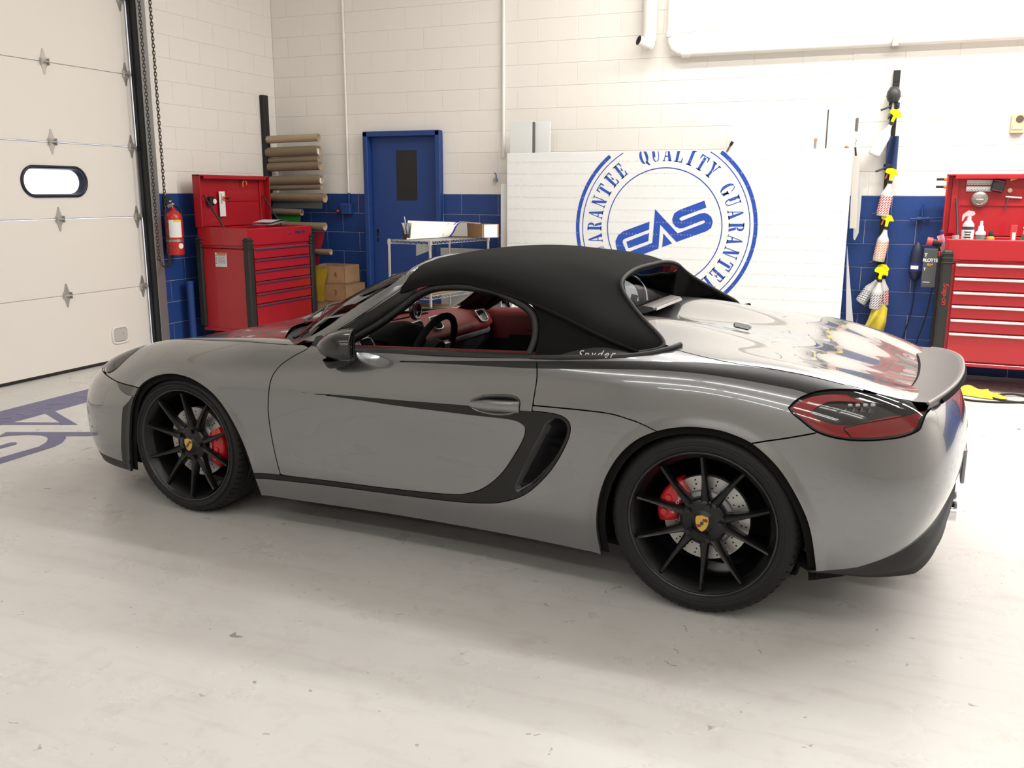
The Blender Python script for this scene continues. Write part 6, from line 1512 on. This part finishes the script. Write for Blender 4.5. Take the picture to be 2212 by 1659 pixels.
# ---- blue wall bits: T-valve, hanging spool and grey box
t = thing('air_valve', 'blue painted pipe tee with a valve on the blue wall', 'valve', (6.535, 0, 1.32))
b = MB(); b.cyl((0, -.03, 0), (0, -.03, .115), .010, n=10); b.cyl((-.09, -.03, -.012), (.06, -.03, -.004), .012, n=10); b.cyl((.06, -.03, -.004), (.16, -.03, .002), .007, n=8); b.cyl((-.04, -.03, -.01), (.0, -.03, -.008), .020, n=12); b.cyl((.035, -.03, -.006), (.06, -.03, -.004), .018, n=12); b.build('pipework', blue_w, t)
t = thing('hanging_cord_spool', 'navy cable spool hanging by a cord from the pipe tee', 'spool', (6.525, -.05, 1.06))
b = MB(); b.tube([(-.015, 0, .24), (0, 0, .06), (.012, 0, .24)], .003, 5); b.build('cord', black_p, t)
b = MB(); b.lathe([(.012, .06), (.035, .03), (.05, -.03), (.055, -.11), (.055, -.19), (.035, -.25), (.012, -.27), (0, -.27)], 18); b.build('spool_body', pegm, t)
b = MB(); b.lathe([(.0565, -.115), (.0565, -.185)], 18); b.build('label_band', mat('navy_label', (.02, .03, .20), rough=.4), t)
b = MB(); b.box((-.012, -.057, -.15), (.06, .002, .03)); b.build('label_print', paper, t)
for lab, pts in (('black cable hanging from the spool down to the floor', [(6.53, -.05, .80), (6.525, -.045, .55), (6.49, -.04, .36), (6.46, -.04, .18), (6.47, -.10, .01), (6.7, -.16, .008)]), ('second black cable slanting beside the right cabinet to the floor', [(6.66, -.30, .80), (6.63, -.2, .50), (6.57, -.14, .22), (6.55, -.16, .01), (6.75, -.20, .008)])):
    b = MB(); b.tube([tuple(p) for p in cat_rom(pts, 6)], .005, 6); tag(b.build('hanging_cable', black_p), lab, 'cable')
t = thing('grey_box', 'dark grey carton with white and orange lettering hanging beside the right cabinet', 'box', (6.605, -.66, .95))
b = MB(); b.box((0, 0, 0), (.10, .03, .30), .003); b.build('carton', mat('carton_grey', (.065, .068, .068), rough=.6), t)
for txt, z, s_, m in (('T', .10, .035, paper), ('RLOTTE', .06, .035, paper), ('FILM', .026, .024, mat('orange_print', (.70, .33, .05), rough=.5)), ('T', -.01, .03, paper)):
    me = text_mesh(txt, s_, .0004, 0, .8, .0008); o = link('print', me, m, t); o.matrix_local = frame((.0 if len(txt) > 1 else -.035, -.0158, z), (1, 0, 0), (0, 0, 1))
b = MB(); b.box((-.015, -.0155, -.11), (.05, .001, .004)); b.build('print_line', paper, t)
t = thing('caulk_gun', 'black and red heat gun hooked on the side of the right cabinet', 'heat gun', (6.645, -.60, 1.13))
b = MB(); b.cyl((-.05, -.02, .02), (.03, -.02, .01), .030, .026, n=14); b.box((0, -.02, -.05), (.03, .035, .10), .008, Matrix.Rotation(.3, 4, 'Y')); b.build('gun_body', black_p, t)
b = MB(); b.cyl((-.075, -.02, .025), (-.035, -.02, .02), .034, n=14); b.box((.0, -.035, .03), (.07, .012, .02), .004); b.box((.02, -.03, -.07), (.02, .04, .04), .004); b.build('red_trim', tr_red, t)
b = MB(); b.box((6.675, -.55, 1.19), (.03, .09, .10), .01); tag(b.build('purple_pouch', mat('purple_cloth', (.06, .03, .10), rough=.8)), 'purple pouch tucked behind the corner post of the right cabinet', 'pouch')

# ---- things in the tray and on the lid of the right cabinet
def onR(x, y, z): return world_of(cabR, (x, y, z))
TR = 1.016
def lathe_thing(name, label, cat, loc, parts):
    t = thing(name, label, cat, loc)
    for nm, prof, m in parts: b = MB(); b.lathe(prof, 22); b.build(nm, m, t)
    return t
pinkp = mat('pink_clear_plastic', (.62, .45, .46), rough=.25); darkbot = mat('dark_liquid_bottle', (.03, .03, .045), rough=.2, coat=.5)
t = lathe_thing('spray_flask', 'clear spray flask of dark liquid with a white label in the right cabinet tray', 'spray bottle', onR(.155, .16, TR), [('flask', [(0, 0), (.042, 0), (.044, .01), (.044, .24), (.042, .255)], darkbot), ('label', [(.0448, .09), (.0448, .232)], paper), ('shoulder', [(.043, .255), (.040, .275), (.022, .300), (.016, .305), (.016, .335)], pinkp)])
b = MB(); b.prism([(-.05, .335), (-.045, .350), (-.01, .378), (.03, .372), (.04, .352), (.02, .335), (.012, .335), (.012, .31), (-.012, .31), (-.012, .338), (-.03, .330), (-.045, .295), (-.05, .298)], -.011, .011, Matrix(((1, 0, 0, 0), (0, 0, 1, 0), (0, 1, 0, 0), (0, 0, 0, 1)))); b.build('trigger_head', pinkp, t)
b = MB()
for k in range(5): b.box((-.004, -.0452, .215-.020*k), (.05-.01*(k % 2), .001, .008 if k < 3 else .004))
o = b.build('label_print', black_p, t); o['kind'] = 'stuff'
lathe_thing('nozzle_bottle', 'dark bottle with a white nozzle cap in the right cabinet tray', 'bottle', onR(.245, .16, TR), [('bottle', [(0, 0), (.034, 0), (.035, .01), (.035, .155)], darkbot), ('grey_band', [(.0352, .155), (.0352, .195)], mat('band_grey', (.22, .21, .22), rough=.4)), ('cap', [(.036, .195), (.036, .215), (.022, .225), (.018, .26), (.010, .265), (.009, .30), (0, .30)], mat('cap_white', (.85, .85, .85), rough=.4))])
lathe_thing('amber_bottle', 'small black and amber bottle with a pointed cap in the right cabinet tray', 'bottle', onR(.315, .15, TR), [('bottle', [(0, 0), (.028, 0), (.028, .14), (.026, .15)], mat('bottle_black', (.015, .014, .013), rough=.35)), ('amber_collar', [(.029, .150), (.029, .175), (.02, .185)], mat('amber', (.50, .26, .04), rough=.4)), ('cap', [(.018, .185), (.018, .205), (.006, .235), (0, .24)], black_p)])
lathe_thing('green_bottle', 'green glass bottle with a white label in the right cabinet tray', 'bottle', onR(.545, .14, TR), [('glass', [(0, 0), (.036, 0), (.037, .01), (.037, .12), (.030, .165), (.014, .205), (.012, .245), (.014, .25), (.014, .262), (0, .262)], mat('green_glass', (.03, .11, .03), rough=.08, spec=.6, coat=.5)), ('neck_foil', [(.0145, .205), (.0145, .235)], mat('foil_blue', (.45, .55, .60), rough=.4)), ('top', [(.015, .245), (.015, .262), (0, .263)], mat('top_cream', (.7, .65, .55), rough=.5))])
t = lathe_thing('brown_mug', 'brown mug with a tan print in the right cabinet tray', 'mug', onR(.635, .15, TR), [('mug_body', [(0, 0), (.045, 0), (.052, .03), (.055, .09), (.050, .19), (.046, .19), (.045, .03), (0, .02)], mat('mug_brown', (.10, .035, .022), rough=.35))])
b = MB(); b.tube([(.048, -.01, .16), (.078, -.01, .15), (.082, -.01, .10), (.066, -.01, .06), (.05, -.01, .055)], .008, 8); b.build('mug_handle', MATS['mug_brown'], t); b = MB(); b.box((.015, -.0545, .12), (.030, .002, .022), .0005); b.box((.012, -.0545, .095), (.042, .002, .008)); b.build('mug_print', mat('tan_print', (.45, .24, .07), rough=.5), t)
plastic_cup('pink tinted plastic cup standing in the brown mug', onR(.640, .15, TR+.11), .036, .052, .165, None, False, pinkp)
t = thing('thermometer_card', 'red and white thermometer card standing in the right cabinet tray', 'card', onR(.475, .20, TR)); b = MB(); b.box((0, 0, .135), (.045, .004, .27), .001); b.build('card', tr_red, t); b = MB(); b.box((.003, -.003, .12), (.024, .002, .19)); b.build('scale', paper, t)
for k, (x, y, rz, h, m, lab) in enumerate(((-.005, .10, .3, .20, mat('pink_card', (.62, .30, .38), rough=.6), 'pink leaflet leaning out at the left end of the right tray'), (.02, .13, .1, .14, paper, 'crumpled white paper at the left end of the right tray'), (.055, .12, -.1, .19, mat('grey_card', (.42, .40, .38), rough=.6), 'grey folded cards standing in the right tray'), (.085, .16, 0, .13, black_p, 'black folded pouch standing beside the spray flask'))):
    b = MB(); b.grid([[(q*.05-.025, .01*math.sin(6*q+k), h*u) for q in np.linspace(0, 1, 5)] for u in np.linspace(0, 1, 5)], True); b.grid([[(q*.05-.025, .004+.01*math.sin(6*q+k), h*u) for q in np.linspace(0, 1, 5)] for u in np.linspace(0, 1, 5)], True, flip=True)
    o = b.build('leaflet', m, None, onR(x+.03, y, TR), (0, [-.35, -.1, -.08, .05][k], rz)); tag(o, lab, 'paper')
# on the lid
LY = .556
b = MB(); b.lathe([(0, -.012), (.055, -.010), (.062, -.004), (.064, 0)], 32); b.xf(Matrix.Rotation(math.pi/2, 4, 'X') @ Matrix.Rotation(math.pi, 4, 'X')); t = thing('round_badge', 'round silver wheel badge stuck on the right cabinet lid', 'badge', onR(.245, LY, 1.478)); b.build('disc', mat('badge_silver', (.30, .27, .25), rough=.3, metal=.6), t)
b = MB(); b.lathe([(.040, 0), (.042, .001), (.044, 0)], 32); b.xf(Matrix.Translation((0, -.011, 0)) @ Matrix.Rotation(math.pi/2, 4, 'X')); b.build('ring', chrome, t); me = text_mesh('vorsteiner', .018, .0005, .3, .8); o = link('lettering', me, paper, t); o.matrix_local = frame((0, -.0125, 0), (1, 0, 0), (0, 0, 1))
for k, (z, lab) in enumerate(((1.610, 'upper white checkered decal on the right cabinet lid'), (1.560, 'lower white checkered decal on the right cabinet lid'))):
    t = thing('checkered_decal', lab, 'decal', onR(.235, LY+.012, z), 0, 'checkered decals on the lid'); b = MB(); b.box((0, 0, 0), (.19, .002, .040), .0005); b.build('decal', paper, t)
    b = MB()
    for i in range(18): b.box((-.088+i*.0104, -.0015, -.013+.006*(i % 2)), (.0052, .001, .006))
    o = b.build('checks', black_p, t); o['kind'] = 'stuff'
t = thing('black_pouch', 'black tool pouch hanging tilted on the right cabinet lid', 'pouch', onR(.365, LY-.02, 1.585), rot=(0, .18, 0)); b = MB(); b.box((0, 0, 0), (.095, .04, .10), .010); b.build('pouch_body', black_p, t); b = MB(); b.box((0, -.021, .035), (.08, .004, .012), .002); b.box((0, -.021, -.04), (.08, .004, .008), .002); b.build('red_trim', mat('dark_red_trim', (.12, .01, .015), rough=.6), t)
t = thing('utility_knife', 'orange and yellow knife on the top edge of the right cabinet lid', 'knife', onR(.50, LY-.03, 1.655), rot=(0, -.32, 0)); b = MB(); b.box((-.03, 0, .008), (.07, .012, .014), .004); b.build('orange_half', MATS['orange_plastic'], t); b = MB(); b.box((-.035, -.002, -.008), (.05, .012, .014), .004); b.build('yellow_half', yell, t); b = MB(); b.box((.04, 0, .004), (.06, .010, .018), .005); b.build('grey_end', mat('knife_grey', (.25, .22, .2)), t)
t = thing('beige_disc', 'small beige magnet disc on the right cabinet lid', 'magnet', onR(.455, LY+.012, 1.548)); b = MB(); b.cyl((0, 0, 0), (0, -.008, 0), .018, n=18); b.build('disc', mat('disc_beige', (.55, .42, .28), rough=.5), t); b = MB(); b.cyl((0, -.008, 0), (0, -.010, 0), .012, n=16); b.build('face', mat('disc_face', (.62, .5, .36), rough=.5), t)
t = thing('tee_hook', 'white handled T-shaped hook tool hanging on the right cabinet lid', 'tool', onR(.47, LY+.01, 1.495), rot=(0, .08, 0)); b = MB(); b.cyl((-.04, 0, 0), (.075, 0, .0), .007, n=10); b.build('grip', paper, t); b = MB(); b.cyl((-.02, 0, -.005), (-.028, 0, -.11), .005, n=8); b.build('shank', mat('dark_steel', (.12, .06, .06), rough=.4), t)
for k, z in enumerate((1.635, 1.575)):
    t = thing('screwdriver', ['upper orange-collared screwdriver poking out of the right lid side', 'lower orange-collared screwdriver poking out of the right lid side'][k], 'screwdriver', onR(-.012, LY-.03, z), 0, 'screwdrivers in the lid side'); b = MB(); b.cyl((-.075, 0, 0), (-.015, 0, .0), .010, n=12); b.build('grip', black_p, t); b = MB(); b.cyl((-.018, 0, 0), (.0, 0, 0), .013, n=12); b.build('collar', MATS['orange_plastic'], t)
